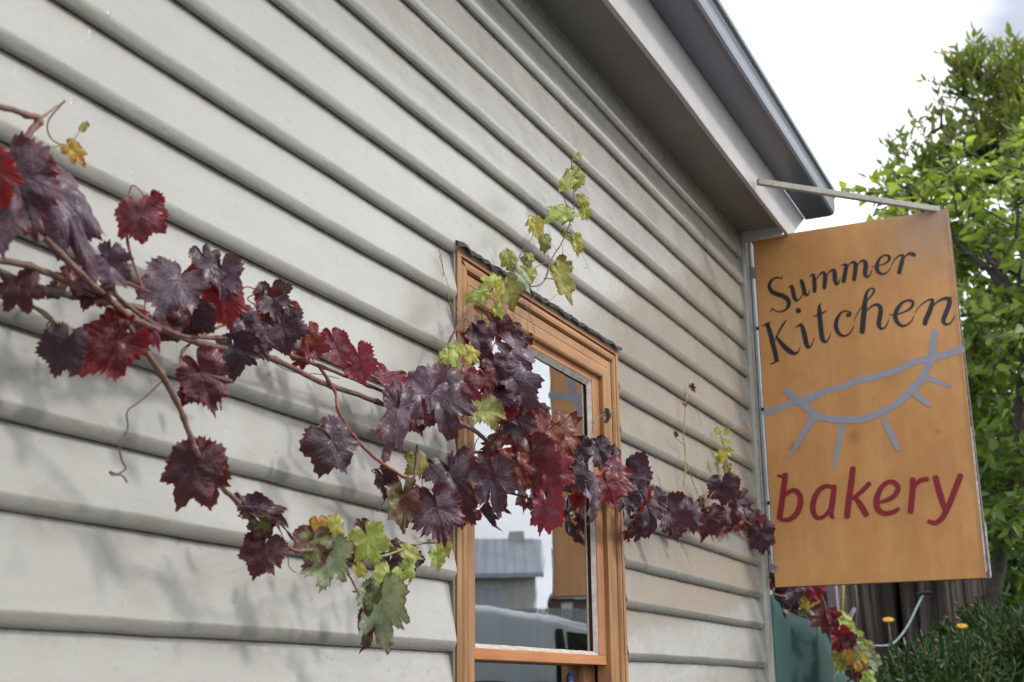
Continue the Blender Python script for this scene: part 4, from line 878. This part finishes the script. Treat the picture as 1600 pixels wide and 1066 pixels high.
sprig('pale_shoot', 'small pale green shoot near the corner of the wall',
 [[(1132,758,.06),(1134,730,.05),(1132,700,.05),(1126,680,.05),(1130,670,.05)],[(1134,710,.05),(1142,695,.05),(1146,680,.04)],[(1126,745,.05),(1116,715,.04),(1110,700,.04)]],
 [(1122,672,1128,682,.05,20,10,.3,.9,'Y'),(1134,672,1128,680,.05,20,10,.3,.9,'Y'),(1138,706,1148,714,.05,20,10,.3,.9,'G'),(1124,712,1132,728,.05,20,10,.3,1.0,'Y'),(1120,718,1126,726,.05,20,10,.3,1.0,'O'),(1138,736,1146,748,.05,20,10,.3,.9,'Y'),(1136,728,1130,740,.05,20,10,.3,.9,'O'),(1150,760,1152,772,.05,20,10,.4,.8,'A'),(1132,690,1140,698,.05,20,10,.3,.9,'G')], [], 'gstem', .0015, 600)
sprig('side_shoot', 'thin green twig with one dry brown leaf crossing the window frame',
 [[(920,705,.06),(925,675,.06),(930,656,.07),(948,646,.07),(966,640,.07),(982,634,.07)]],
 [(947,648,954,668,.07,30,0,.4,.7,'D')], [], 'gstem', .0010, 620)
sprig('tip_shoot', 'green young tip with tiny amber leaf reaching up over the boards',
 [[(-30,250,.11),(0,246,.11),(40,238,.10),(80,230,.10),(107,225,.10),(125,205,.10),(137,188,.10)],[(60,234,.10),(68,225,.10),(66,220,.10)]],
 [(130,200,138,186,.10,20,10,.3,.6,'O'),(134,196,142,190,.10,20,10,.3,.6,'Y')], [[(107,225,.10),(92,240,.10),(60,250,.10)]], 'gstem', .0013, 640)

# ------------------------------------------------------------------ behind the sign: shade cloth, second vine, fence, hose, post
scr = thing('shade_cloth_screen', 'dark green shade cloth wrapped round a post at the wall corner, under the sign', 'shade screen', (4.80, 1.19, 0))
px0 = onX(1199, 925, 4.80)
MB().tube([(4.80, px0.y, 0), (4.80, px0.y, px0.z+.004)], .018, 12).build('timber_post', M['brace'], scr, smooth=True)
mb = MB(); V = [(4.80+.001*sin(k*1.7), px0.y+.001*cos(k*2.1), px0.z-.012-k*.05) for k in range(int(px0.z/.05))]; mb.tube(V, [.0255+.0012*sin(k*2.3) for k in range(len(V))], 14)
mb.build('rolled_sleeve', M['cloth'], scr, smooth=True)
cv = [(1204,932),(1222,944),(1245,962),(1272,972),(1290,992),(1300,1018),(1303,1042),(1325,1058),(1350,1075),(1400,1110)]
cu_ = crom([(float(a), float(b)) for a, b in cv], 5); top = []
for i, (a, b) in enumerate(cu_):
    x = 4.83+(i/len(cu_))*1.1; q = onX(a, b, x); top.append(q)
rows = 26; mb = MB()
for j in range(rows+1):
    for i, q in enumerate(top):
        f_ = j/rows; s1 = i/len(top)
        fo = .028*sin(s1*9+f_*2.2)*min(1, f_*3)+.03*noise.noise(Vector((s1*4, f_*3, 0)))
        mb.v.append((q.x+fo, q.y+fo*.4, q.z*(1-f_)+.02*f_))
m_ = len(top)
for j in range(rows):
    for i in range(m_-1): a = j*m_+i; mb.f.append((a, a+1, a+m_+1, a+m_))
ob = mb.build('cloth', M['cloth'], scr, smooth=True)
sd_ = ob.modifiers.new('thickness', 'SOLIDIFY'); sd_.thickness = .0015
v2 = thing('grapevine', 'second grapevine with red and yellow green leaves spilling over the green shade cloth', 'grapevine', (5.3, 1.05, 0))
XV = 5.15
def WX(px, py, x): return onX(px, py, x)
CP = []
def cane2(pts, r, m='cane'):
    P = crom([tuple(WX(*p)) for p in pts], 7); V = [Vector(p) for p in P]; CP.extend(V)
    MB().tube(V, r, 7).build('cane', M[m], v2, smooth=True, origin=V[0])
cane2([(1195,890,4.85),(1205,925,4.9),(1235,930,5.0),(1268,905,5.2),(1285,935,5.2),(1300,985,5.2),(1320,1015,5.2),(1335,1050,5.2),(1345,1100,5.2)], .005)
cane2([(1300,985,5.2),(1275,975,5.1),(1255,960,5.05)], .002, 'rstem'); cane2([(1210,1120,5.2),(1300,1080,5.25),(1345,1050,5.2)], .003)
cane2([(1336,1045,5.1),(1312,1048,5.05),(1303,1060,5.0),(1309,1068,5.0)], .001, 'ttend')
L2 = [(1208,928,1232,965,5.0,35,10,.3,.8,'P'),(1222,926,1245,968,5.0,40,10,.3,.7,'P'),(1240,925,1256,965,5.0,35,5,.3,.7,'P'),(1215,918,1225,935,5.05,20,5,.3,1.,'U'),(1232,915,1240,938,5.05,20,5,.3,1.,'U'),(1246,910,1252,935,5.1,20,0,.3,1.,'R'),(1222,905,1232,928,5.1,20,0,.3,1.,'U'),
 (1270,918,1290,942,5.1,20,5,.25,.8,'R'),(1265,936,1266,960,5.15,15,8,.2,.9,'Y'),(1291,962,1288,992,5.1,15,12,.15,1.1,'M'),(1298,960,1310,975,5.1,20,10,.3,.9,'R'),(1318,968,1338,980,5.2,20,30,.3,.7,'G'),
 (1312,995,1316,1028,5.1,20,5,.3,.7,'R'),(1326,1000,1332,1022,5.1,20,5,.3,.8,'M'),(1330,995,1352,1012,5.2,20,30,.3,.7,'G'),(1346,1005,1360,1016,5.2,25,20,.3,.7,'G'),(1345,1014,1370,1036,5.2,25,20,.25,.7,'GU'),(1312,1032,1322,1048,5.1,20,10,.3,1.,'G'),(1330,1025,1336,1042,5.1,20,5,.3,1.,'O'),
 (1322,1022,1318,1038,5.08,20,5,.4,.9,'A'),(1345,1032,1358,1052,5.15,20,15,.3,.8,'Y'),(1366,1034,1378,1052,5.2,25,10,.3,.8,'GU'),(1345,1045,1350,1066,5.15,20,5,.3,.8,'U'),(1340,1040,1346,1052,5.1,20,5,.3,.8,'A'),(1308,1020,1304,1040,5.15,20,5,.3,.8,'O'),(1352,1018,1362,1045,5.25,20,5,.3,.8,'O'),(1256,905,1262,925,5.15,20,5,.3,.9,'M'),(1355,1058,1362,1080,5.15,20,5,.3,.9,'G')]
for i, (px, py, tx, ty, x, ya, pt_, fo, wd, ty_) in enumerate(L2):
    p = WX(px, py, x); t, n, L = frame_from(px, py, tx, ty, p, ya, pt_)
    o = make_leaf(p, t, n, L*1.15, wd, fo, ty_, v2, 700+i)
    if ty_ in LBL: o['label'] = LBL[ty_]
    petiole(p, t, n, .0012, M['rstem'], o, CP)
# timber frame of the shed seen in the gap between wall and sign
shed = thing('timber_shed', 'dark brown timber shed frame glimpsed between the wall corner and the sign', 'shed', (6.3, 1.9, 0))
MB().box(6.2, 6.3, 1.60, 1.70, 0, 3.85).build('post', M['brownwd'], shed, bevel=.004)
MB().box(6.2, 6.28, 1.701, 3.0, 2.42, 2.54).build('rail', M['brownwd'], shed, bevel=.004)
MB().box(6.2, 6.28, 1.701, 3.0, 3.1, 3.22).build('rail', M['brownwd'], shed, bevel=.004)
MB().bar((6.24, 1.69, 2.95), (6.24, 2.6, 2.5), .07, .09).build('diagonal_brace', M['frameV'], shed, bevel=.004)
MB().box(6.35, 6.37, 1.44, 6, 0, 3.86).build('back_wall', M['brownwd'], shed)
MB().box(6.15, 6.6, 1.45, 6, 3.87, 3.90).build('roof', M['steelroof'], shed)
gp_ = thing('grey_post', 'silver grey timber post standing behind the shade cloth', 'post', (6.3, onX(1300,930,6.3).y, 0))
q = onX(1301, 930, 6.3); MB().box(6.27, 6.33, q.y-.022, q.y+.022, 0, 2.35).build('post', M['greywd'], gp_, bevel=.003)
q = onX(1273, 930, 6.34); MB().box(6.335, 6.35, q.y-.064, q.y+.062, 0, 2.30).build('infill_board', M['oldcane'], gp_, bevel=.002)
stk_ = thing('garden_stake', 'thin pale bamboo stake leaning beside the grey post', 'stake', tuple(onX(1311,1066,6.4)))
MB().tube([onX(1309,1120,6.45), onX(1315,960,6.42), onX(1321,905,6.4)+Vector((0,0,.15))], .012, 7).build('bamboo_stake', M['ttend'], stk_, smooth=True)
stk2 = thing('forked_stick', 'bare pale forked stick in front of the dark palings', 'stick', tuple(onX(1320,1066,6.6)))
MB().tube([onX(1314,1010,6.6), onX(1322,975,6.6), onX(1336,950,6.6)], [.016,.013,.010], 7).build('stick', M['greywd'], stk2, smooth=True)
MB().tube([onX(1316,1120,6.7), onX(1338,948,6.65), onX(1334,905,6.6)], [.014,.012,.010], 7).build('stick', M['oldcane'], stk2, smooth=True)

# paling fence, leaning and overlapping, receding
fence = thing('paling_fence', 'dark weathered timber paling fence with leaning palings below the sign', 'fence', (8.2, 1.3, 0))
pal = MB(); fx = 0; u0 = onX(1306, 930, 7.4); u1 = onX(1560, 930, 11.5)
nP = 40; q = random.Random(3)
for i in range(nP):
    s_ = i/nP; a = u0.lerp(u1, s_); wdt = .092+q.uniform(-.015,.02); lean = (.16 if i < 14 else .03)*q.uniform(.5,1.2)
    h = 2.33+q.uniform(-.07,.07); yb = a.y+q.uniform(-.012,.012); xb = a.x+q.uniform(-.02,.02)+(.05 if i % 2 else 0)
    if i == 18: h = 2.2
    side = (u1-u0).normalized(); side.z = 0; side.normalize(); nn = Vector((side.y, -side.x, 0))
    b0 = Vector((xb, yb, 0)); b1 = Vector((xb, yb, 0))+Vector((0, lean*.8, 0))+Vector((0,0,h))
    up = (b1-b0).normalized(); sd2 = side*1.0; pal.obox((b0+b1)/2, sd2, nn, up, wdt/2*1.95, .008, h/2)
for i in range(20):
    a = u0.lerp(u1, (i+.5)/20); pal.box(a.x-.14, a.x+.14, a.y+.05, a.y+.06, 0, 2.25) if False else pal.obox((a.x+.06, a.y+.075, 1.12), side, nn, Vector((0,0,1)), .122, .008, 1.12)
pal.build('palings', M['paling'], fence, bevel=.002)
d_ = (u1-u0); d_.z = 0
for z in (.4, 1.75):
    MB().bar((u0.x+.07, u0.y+.09, z), (u1.x+.07, u1.y+.09, z), .04, .08).build('rail', M['paling'], fence)
f2 = thing('board_fence', 'dark horizontal board fence behind the tree trunk', 'fence', (13, .6, 0))
mb = MB()
for i in range(17): mb.box(13.0, 13.02+.004*(i % 2), -2.5, 1.3, .02+i*.135, .145+i*.135)
mb.build('boards', M['paling'], f2); MB().box(12.9, 12.99, .55, .65, 0, 2.4).build('post', M['paling'], f2)
hz_ = thing('garden_hose', 'pale blue hose looping down across the dark paling fence', 'hose', tuple(onX(1362,1010,6.9)))
H_ = crom([tuple(onX(*p)) for p in [(1350,1009,6.9),(1385,1009,7.0),(1402,1000,7.1),(1420,975,7.3),(1432,950,7.5),(1440,934,7.6),(1442,927,7.65)]], 6)
MB().tube(H_, .006, 9).build('hose_pipe', M['hose'], hz_, smooth=True)
MB().tube([onX(1432,930,7.6), onX(1442,927,7.6), onX(1456,926,7.6)], .010, 7).build('wall_hook', M['tyre'], hz_)

# ------------------------------------------------------------------ foliage
def leafcloud(name, m, parent, pts, size, seed, droop=.5, slim=.42, segs=2, tint=None, up=0.):
    """pts: (position, outward direction) of leaves; each leaf a folded blade of 4 faces"""
    q = random.Random(seed); v, f, tn = [], [], []
    for (p, d) in pts:
        L = size*q.uniform(.65, 1.25); wdt = L*slim*q.uniform(.8, 1.15)
        t = Vector((d.x+q.gauss(0,.45), d.y+q.gauss(0,.45), d.z+q.gauss(0,.35)-droop+up))
        if t.length < .05: continue
        t.normalize(); s_ = t.cross(Vector((q.gauss(0,1), q.gauss(0,1), q.gauss(0,1)))); s_.normalize(); n_ = s_.cross(t)
        k = len(v); fo = q.uniform(.1, .35)*wdt; bend = n_*(-L*q.uniform(.0,.22))
        v += [tuple(p), tuple(p+t*L*.38+s_*wdt*.5+n_*fo), tuple(p+t*L*.42+bend*.3), tuple(p+t*L*.38-s_*wdt*.5+n_*fo), tuple(p+t*L*.74+s_*wdt*.32+n_*fo*.7+bend*.7), tuple(p+t*L*.76+bend*.8), tuple(p+t*L*.74-s_*wdt*.32+n_*fo*.7+bend*.7), tuple(p+t*L+bend*1.2)]
        f += [(k,k+1,k+2),(k,k+2,k+3),(k+1,k+4,k+5,k+2),(k+2,k+5,k+6,k+3),(k+4,k+7,k+5),(k+5,k+7,k+6)]
        c = min(1, max(0, q.gauss(.42, .2)+(tint(p) if tint else 0))); tn += [c]*8
    me = bpy.data.meshes.new(name); me.from_pydata(v, [], f)
    a = me.attributes.new('tint', 'FLOAT', 'POINT'); a.data.foreach_set('value', tn)
    me.materials.append(m); me.polygons.foreach_set('use_smooth', [True]*len(me.polygons))
    o = bpy.data.objects.new(name, me); C.objects.link(o); o.parent = parent; o.location = -worldloc(parent); return o
def limb(mb, p, q_, r0, r1, q, k=6, w_=.06):
    p, q_ = Vector(p), Vector(q_); L = (q_-p).length; V = []
    for i in range(k+1):
        t = i/k; V.append(p.lerp(q_, t)+Vector((q.gauss(0,1), q.gauss(0,1), q.gauss(0,.5)))*w_*L*.25*sin(pi*t)+Vector((0,0,.08*L*sin(pi*t))))
    mb.tube(V, [r0+(r1-r0)*i/k for i in range(k+1)], 7); return V
def tree(name, label, cat, base, trunk_pts, rad, blobs, leafm, size, nspray, per, seed, droop, slim, group=None, up=0., tint=None, gapf=0):
    t = thing(name, label, cat, base, group); q = random.Random(seed); mb = MB()
    base = Vector(base); TP = [Vector(p) for p in trunk_pts]
    V = [Vector(p) for p in crom([tuple(p) for p in TP], 5)]; mb.tube(V, [rad*(1-.55*i/len(V)) for i in range(len(V))], 10); 
    mb.build('trunk', M['bark'], t, smooth=True)
    lm = MB(); pts = []; tips = []
    for (c, r) in blobs:
        c = Vector(c); s0 = min(V[len(V)//3:], key=lambda x: (x-c).length)
        tw = limb(lm, s0, c, rad*.42, rad*.14, q)
        for kk in range(6):
            d = Vector((q.gauss(0,1), q.gauss(0,1), q.gauss(0,.8))).normalized(); e = c+Vector((d.x*r[0], d.y*r[1], d.z*r[2]))*.75
            limb(lm, tw[-1], e, rad*.13, rad*.035, q)
    vol = [r[0]*r[1]*r[2] for c, r in blobs]; tot = sum(v_**.6 for v_ in vol)
    for (c, r), vv in zip(blobs, vol):
        c = Vector(c); cnt = int(nspray*vv**.6/tot)
        for kk in range(cnt):
            d = Vector((q.gauss(0,1), q.gauss(0,1), q.gauss(0,1))).normalized(); rr = q.uniform(.25, 1)**.5*q.uniform(.82,1.08)
            p = c+Vector((d.x*r[0], d.y*r[1], d.z*r[2]))*rr
            if gapf and noise.noise(p*gapf) < -.04: continue
            sd3 = (d+Vector((q.gauss(0,.5), q.gauss(0,.5), q.gauss(0,.3)+up*.6))).normalized()
            ln = size*per*.34; side = sd3.cross(Vector((0,0,1))); side = side.normalized() if side.length > .01 else Vector((1,0,0))
            lm.tube([p-sd3*ln*.3, p+sd3*ln*.7+Vector((0,0,-ln*.12*(droop>0)))], [.005*size/.1, .002*size/.1], 4, False)
            for i in range(per):
                a = i/per; pp = p+sd3*ln*(a*1.0-.25)+Vector((0,0,-ln*.12*a*a*(droop>0)))
                pts.append((pp, (sd3*.55+side*(1 if i % 2 else -1)*.8)))
    lm.build('branches', M['bark'], t, smooth=True)
    leafcloud('crown', leafm, t, pts, size, seed+1, droop, slim, tint=tint, up=up); return t
def B(px, py, x, r): return (tuple(onX(px, py, x)), r)
tb = onX(1552, 1000, 8.6)
tree('broadleaf_tree', 'bright green tree with large drooping leaves rising just right of the sign', 'tree', (8.6, tb.y, 0),
 [(8.6,tb.y,0),(8.6,tb.y,.8),tuple(onX(1553,960,8.6)),tuple(onX(1558,900,8.65)),tuple(onX(1574,820,8.8)),tuple(onX(1590,700,8.9)),tuple(onX(1600,500,9.0))], .065,
 [B(1590,430,9.0,(1.0,.85,.62)),B(1600,620,9.0,(1.0,.75,.7)),B(1570,760,9.1,(.8,.55,.45)),B(1640,820,8.9,(.8,.55,.5)),B(1500,345,8.9,(.6,.42,.30)),B(1430,320,8.8,(.45,.34,.20)),B(1590,320,9.0,(.8,.6,.35)),B(1480,500,9.4,(.7,.5,.6)),B(1700,500,9.0,(1.0,.8,1.2)),B(1480,270,8.9,(.35,.25,.16)),B(1590,690,9.6,(.6,.6,.7)),B(1540,600,9.8,(.6,.5,.9))],
 M['f_near'], .108, 1450, 8, 21, .55, .46, tint=lambda p: .35*max(0, min(1, (p.z-2.4)/2))-.08, gapf=1.7)
fb = onX(1640, 1000, 15)
tree('tall_tree', 'tall darker green tree behind, its top reaching high into the white sky', 'tree', (15, fb.y, 0),
 [(15,fb.y,0),(15,fb.y,2),tuple(onX(1630,500,15)),tuple(onX(1600,200,15))], .16,
 [B(1600,300,15,(1.5,1.0,.95)),B(1530,250,14.8,(.8,.55,.62)),B(1545,140,14.8,(.65,.40,.45)),B(1490,235,14.6,(.4,.30,.26)),B(1600,160,15,(.8,.55,.55)),B(1455,290,14.6,(.4,.32,.22)),B(1680,250,15,(1.2,1.0,1.3)),B(1510,110,14.8,(.3,.18,.20)),B(1425,265,14.7,(.42,.34,.22)),B(1470,200,14.7,(.42,.30,.30)),B(1395,300,14.6,(.35,.28,.15)),B(1500,150,14.7,(.3,.25,.25)),B(1500,330,14.9,(.8,.6,.4)),B(1590,95,14.8,(.35,.28,.16))],
 M['f_far'], .14, 1000, 8, 33, -.25, .40, up=.55, gapf=1.5)
hb = onX(1600, 1000, 12)
tree('hedge_tree', 'dense dark green tree crown low behind the broadleaf trunk', 'tree', (12.2, hb.y, 0),
 [(12.2,hb.y,0),(12.2,hb.y,1),(12.2,hb.y,2)], .07,
 [B(1600,780,12.2,(.9,1.0,.9)),B(1500,700,12.6,(.8,.9,.9)),B(1590,560,12.5,(.9,1.2,.9)),B(1640,930,11.6,(.7,.7,.5)),B(1450,600,12.8,(.6,.6,.9)),B(1420,930,13,(1.0,1.3,.8)),B(1330,930,13,(.8,1.0,.8))],
 M['f_hedge'], .14, 1500, 8, 44, .2, .42)
# flowering shrub at the foot of the fence
def shrub(name, label, base, blobs, n, seed, flowers=(), buds=0):
    t = thing(name, label, 'shrub', base); q = random.Random(seed); st = MB(); pts = []; tops = []
    vol = sum((r[0]*r[1]*r[2])**.7 for c, r in blobs)
    for (c, r) in blobs:
        c = Vector(c)
        for kk in range(int(n*(r[0]*r[1]*r[2])**.7/vol)):
            d = Vector((q.gauss(0,1), q.gauss(0,1), abs(q.gauss(0,1))*1.1-.15)).normalized(); rr = q.uniform(.5, 1.08)
            p = c+Vector((d.x*r[0], d.y*r[1], d.z*r[2]))*rr; sd3 = (d+Vector((0,0,.7))).normalized()
            st.tube([p-sd3*.16, p], [.003,.002], 4, False); tops.append((p, sd3))
            for i in range(13):
                a = i/13; ang = i*2.4; s1 = sd3.cross(Vector((.3,.2,1))).normalized(); s2 = sd3.cross(s1)
                pts.append((p-sd3*.10*(1-a), s1*cos(ang)*(1.1-a*.7)+s2*sin(ang)*(1.1-a*.7)+sd3*(.5+a*.8)))
    st.build('stems', M['gstem'], t, smooth=True); leafcloud('leaves', M['f_bush'], t, pts, .050, seed+1, .12, .26)
    q.shuffle(tops)
    for (p, d) in tops[:buds]:
        p2 = p+d*.05; MB().tube([p, p2], .0015, 4).ball(p2, .011, (1,1,.9), 6).build('seed_head', M['bud'], t, smooth=True, origin=p2)
    for fp in flowers:
        fp = Vector(fp); mb = MB(); nn = Vector((-.45,-.1,.9)).normalized(); s1 = nn.cross(Vector((0,1,0))).normalized(); s2 = nn.cross(s1)
        for i in range(14):
            a = 2*pi*i/14; dd_ = s1*cos(a)+s2*sin(a); sd_2 = nn.cross(dd_)
            mb.poly([fp, fp+dd_*.015+sd_2*.004, fp+dd_*.030+sd_2*.002-nn*.004, fp+dd_*.030-sd_2*.002-nn*.004, fp+dd_*.015-sd_2*.004])
        mb.ball(fp, .009, (1,1,.7), 6)
        o = mb.build('yellow_flower', M['yellow'], t, origin=fp)
        MB().tube([fp, fp+Vector((.02,.0,-.12)), fp+Vector((.05,-.03,-.30))], .003, 5).build('flower_stem', M['gstem'], o, smooth=True, origin=fp)
    return t
bx_ = 6.6
shrub('flowering_shrub', 'low green shrub with two yellow daisy flowers in front of the paling fence', tuple(onX(1500,1066,7.0)*1.0-Vector((0,0,onX(1500,1066,7.0).z))),
 [B(1490,1085,6.9,(.5,.32,.30)),B(1440,1100,6.6,(.35,.26,.28)),B(1560,1080,7.0,(.5,.36,.32)),B(1500,1030,7.6,(.35,.22,.20)),B(1530,985,7.9,(.25,.12,.18)),B(1470,1000,7.8,(.2,.12,.10)),B(1640,1060,7.0,(.5,.4,.38)),B(1420,1060,7.2,(.2,.14,.16)),B(1500,1180,6.4,(.7,.5,.5))],
 1900, 55, [onX(1388,967,6.8), onX(1503,977,7.2)], 34)

# ------------------------------------------------------------------ across the street (seen mirrored in the pane)
van = thing('parked_van', 'silver blue van parked along the kerb, mirrored in the window pane', 'van', (7.2, -1.65, 0))
def vsec(x, zr, zl, yn, yf):   # cross section of body from sill up, over the roof and down
    return [(x,yn+.02,zl),(x,yn,zl+.2),(x,yn,zl+.55),(x,yn-.015,zl+.62),(x,yn-.03,1.10),(x,yn-.075,zr-.085),(x,yn-.12,zr-.03),(x,yn-.30,zr-.008),(x,(yn+yf)/2,zr+.012),(x,yf+.30,zr-.008),(x,yf+.12,zr-.03),(x,yf+.075,zr-.085),(x,yf+.03,1.10),(x,yf,zl+.55),(x,yf,zl+.2),(x,yf-.02,zl)]
secs = [(4.4,1.60,.35),(4.5,1.90,.30),(4.8,1.985,.28),(5.8,2.00,.26),(6.6,2.00,.26),(7.4,1.99,.26),(8.1,1.985,.26),(8.7,1.96,.26),(9.2,1.91,.26),(9.5,1.78,.26),(9.9,1.50,.26),(10.3,1.24,.28),(10.8,1.10,.3),(10.98,.95,.34)]
mb = MB(); m_ = 16
for (x, zr, zl) in secs: mb.v += vsec(x, zr, zl, -.86, -2.52)
for i in range(len(secs)-1):
    for j in range(m_-1): a = i*m_+j; mb.f.append((a, a+m_, a+m_+1, a+1))
mb.f.append(tuple(range(m_))); mb.f.append(tuple((len(secs)-1)*m_+j for j in reversed(range(m_))))
vb = mb.build('body', M['van'], van, smooth=True)
def sidewin(x0, x1, x2, x3, z0, z1, s_, nm='side_window'):
    yy = lambda z: (-.89-(z-1.10)*.045/.70) if s_ > 0 else (-2.49+(z-1.10)*.045/.70)
    e = .010*s_; mb = MB(); mb.poly([(x0,yy(z0)+e,z0),(x1,yy(z0)+e,z0),(x2,yy(z1)+e,z1),(x3,yy(z1)+e,z1)]); return mb.build(nm, M['carglass'], van)
for s_ in (1, -1):
    sidewin(8.02,8.22,8.14,7.98,1.14,1.87,s_); sidewin(8.27,9.0,8.72,8.19,1.14,1.86,s_); sidewin(9.08,9.75,9.28,8.80,1.14,1.81,s_)
mb = MB(); mb.poly([(9.56,-1.1,1.755),(9.56,-2.28,1.755),(10.25,-2.38,1.30),(10.25,-1.0,1.30)]); mb.build('windscreen', M['carglass'], van)
MB().box(4.6, 7.9, -.905, -.882, 1.47, 1.53).build('side_moulding', M['vtrim'], van, bevel=.004)
MB().box(4.7, 6.6, -.900, -.884, 1.54, 1.565).build('red_reflector_strip', M['lens'], van, bevel=.003)
for (x, y) in ((5.65,-.93),(10.0,-.93),(5.65,-2.45),(10.0,-2.45)):
    wq = MB().tube([(x,y-.10,.33),(x,y+.095,.33)], .33, 24).build('wheel', M['tyre'], van, smooth=False)
    MB().tube([(x,y+.09,.33),(x,y+.105,.33)], .20, 16).build('rim', M['chrome'], wq)
for y in (-1.15,-2.25): MB().ball((10.92,y,.86), .12, (.5,1,.7), 10).build('headlight', M['chrome'], van, smooth=True)
for y in (-.95,-2.43): MB().box(4.86, 4.93, y-.06, y+.06, .9, 1.3).build('tail_light', M['lens'], van)
MB().ball((9.5,-.74,1.2), .12, (.5,.9,.75), 10).build('wing_mirror', M['vtrim'], van, smooth=True)
HU = Vector((.425,.905,0)); HN = Vector((.905,-.425,0)); H0 = Vector((45.3,-19.6,0))      # facade direction, direction away from us
def hp(u, v, z): return H0+HU*u+HN*v+Vector((0,0,z))
def hbox(u0, u1, v0, v1, z0, z1): return MB().obox(hp((u0+u1)/2,(v0+v1)/2,(z0+z1)/2), HU, HN, Vector((0,0,1)), (u1-u0)/2, (v1-v0)/2, (z1-z0)/2)
hs_ = thing('opposite_house', 'pale rendered house with grey ribbed steel roof across the street, mirrored in the pane', 'house', tuple(hp(-3,0,2.8)))
hbox(-9, 2.25, 0, 7, 2.6, 5.98).build('wall', M['housewall'], hs_)
mb = MB(); mb.poly([hp(-9.3,-.35,5.96),hp(2.5,-.35,5.96),hp(2.5,3.4,7.68),hp(-9.3,3.4,7.68)]); mb.poly([hp(-9.3,3.4,7.68),hp(2.5,3.4,7.68),hp(2.5,7.3,5.96),hp(-9.3,7.3,5.96)])
for i in range(30): mb.bar(hp(-9.3+i*.4,-.35,5.98), hp(-9.3+i*.4,3.4,7.70), .05, .05)
rf_ = mb.build('roof', M['steelroof'], hs_); hbox(1.4, 2.0, 3.2, 3.8, 7.5, 7.95).build('chimney', M['housewall'], rf_)
hbox(-9.3, 2.5, -.45, -.352, 5.80, 5.97).build('gutter', M['steelroof'], hs_)
for u in (-7.4,-5.6,-3.4,-1.45,.25):
    wv_ = hbox(u, u+.62, -.03, -.001, 4.75, 5.45).build('window', M['hwin'], hs_)
    for q in ((u+.29, u+.33, 4.75, 5.45), (u-.05, u-.001, 4.7, 5.5), (u+.621, u+.67, 4.7, 5.5), (u, u+.62, 5.451, 5.5), (u, u+.62, 4.70, 4.749)):
        hbox(q[0], q[1], -.05, -.031, q[2], q[3]).build('frame', M['board_wht'], wv_)
gr_ = thing('low_garage', 'low brown garage with pale windows beside the opposite house, mirrored in the pane', 'garage', tuple(hp(7,1,2.7)))
hbox(2.9, 14, 1, 6, 2.6, 5.05).build('wall', M['brownwd'], gr_); hbox(2.8, 14.2, .8, 6.2, 5.051, 5.25).build('roof', M['steelroof'], gr_)
for u in (3.3,4.3,6.2): hbox(u, u+.5, .96, .999, 4.3, 4.9).build('window', M['board_wht'], gr_)
for u in (-4.1,-2.2,-.3,1.6): hbox(u, u+.07, -.04, -.001, 2.6, 5.6).build('cover_strip', M['board_wht'], hs_)
of = thing('front_fence', 'grey paling front fence across the street, mirrored in the pane', 'fence', tuple(hp(0,-2.5,2.7)))
mb = MB()
for i in range(110): a = hp(-9+i*.13, -2.5, 3.5+.02*((i*7) % 3)); mb.obox(a, HU, HN, Vector((0,0,1)), .055, .01, .95)
mb.build('palings', M['greywd'], of); MB().bar(hp(-9,-2.45,4.1), hp(5.3,-2.45,4.1), .04, .08).build('rail', M['greywd'], of)
tree('street_tree', 'small dark street tree past the end of the opposite house', 'tree', (58,-20,2.5), [(58,-20,2.5),(58,-20,3.2),(58,-20,4)], .2,
 [((58,-20,4.0),(2.0,2.4,1.1))], M['f_hedge'], .4, 260, 8, 66, .2, .5)
for k, (x, y, z, r) in enumerate([(22,-2.2,5.0,2.0),(32,-3.4,5.6,2.8)]):  # unseen trees, added to cut skylight and reflection on the wall's right part
    tree('street_tree', ['nearer of two big dense street trees past the sign, outside the picture', 'farther of two big dense street trees past the sign, outside the picture'][k], 'tree', (x,y,0), [(x,y,0),(x,y,2),(x,y,4.5)], .22,
     [((x,y,z),(r*.9,r*.7,r)),((x+1,y+.3,z-1),(r*.8,r*.6,r*.8))], M['f_hedge'], .42, 420, 8, 67+k, .2, .6)
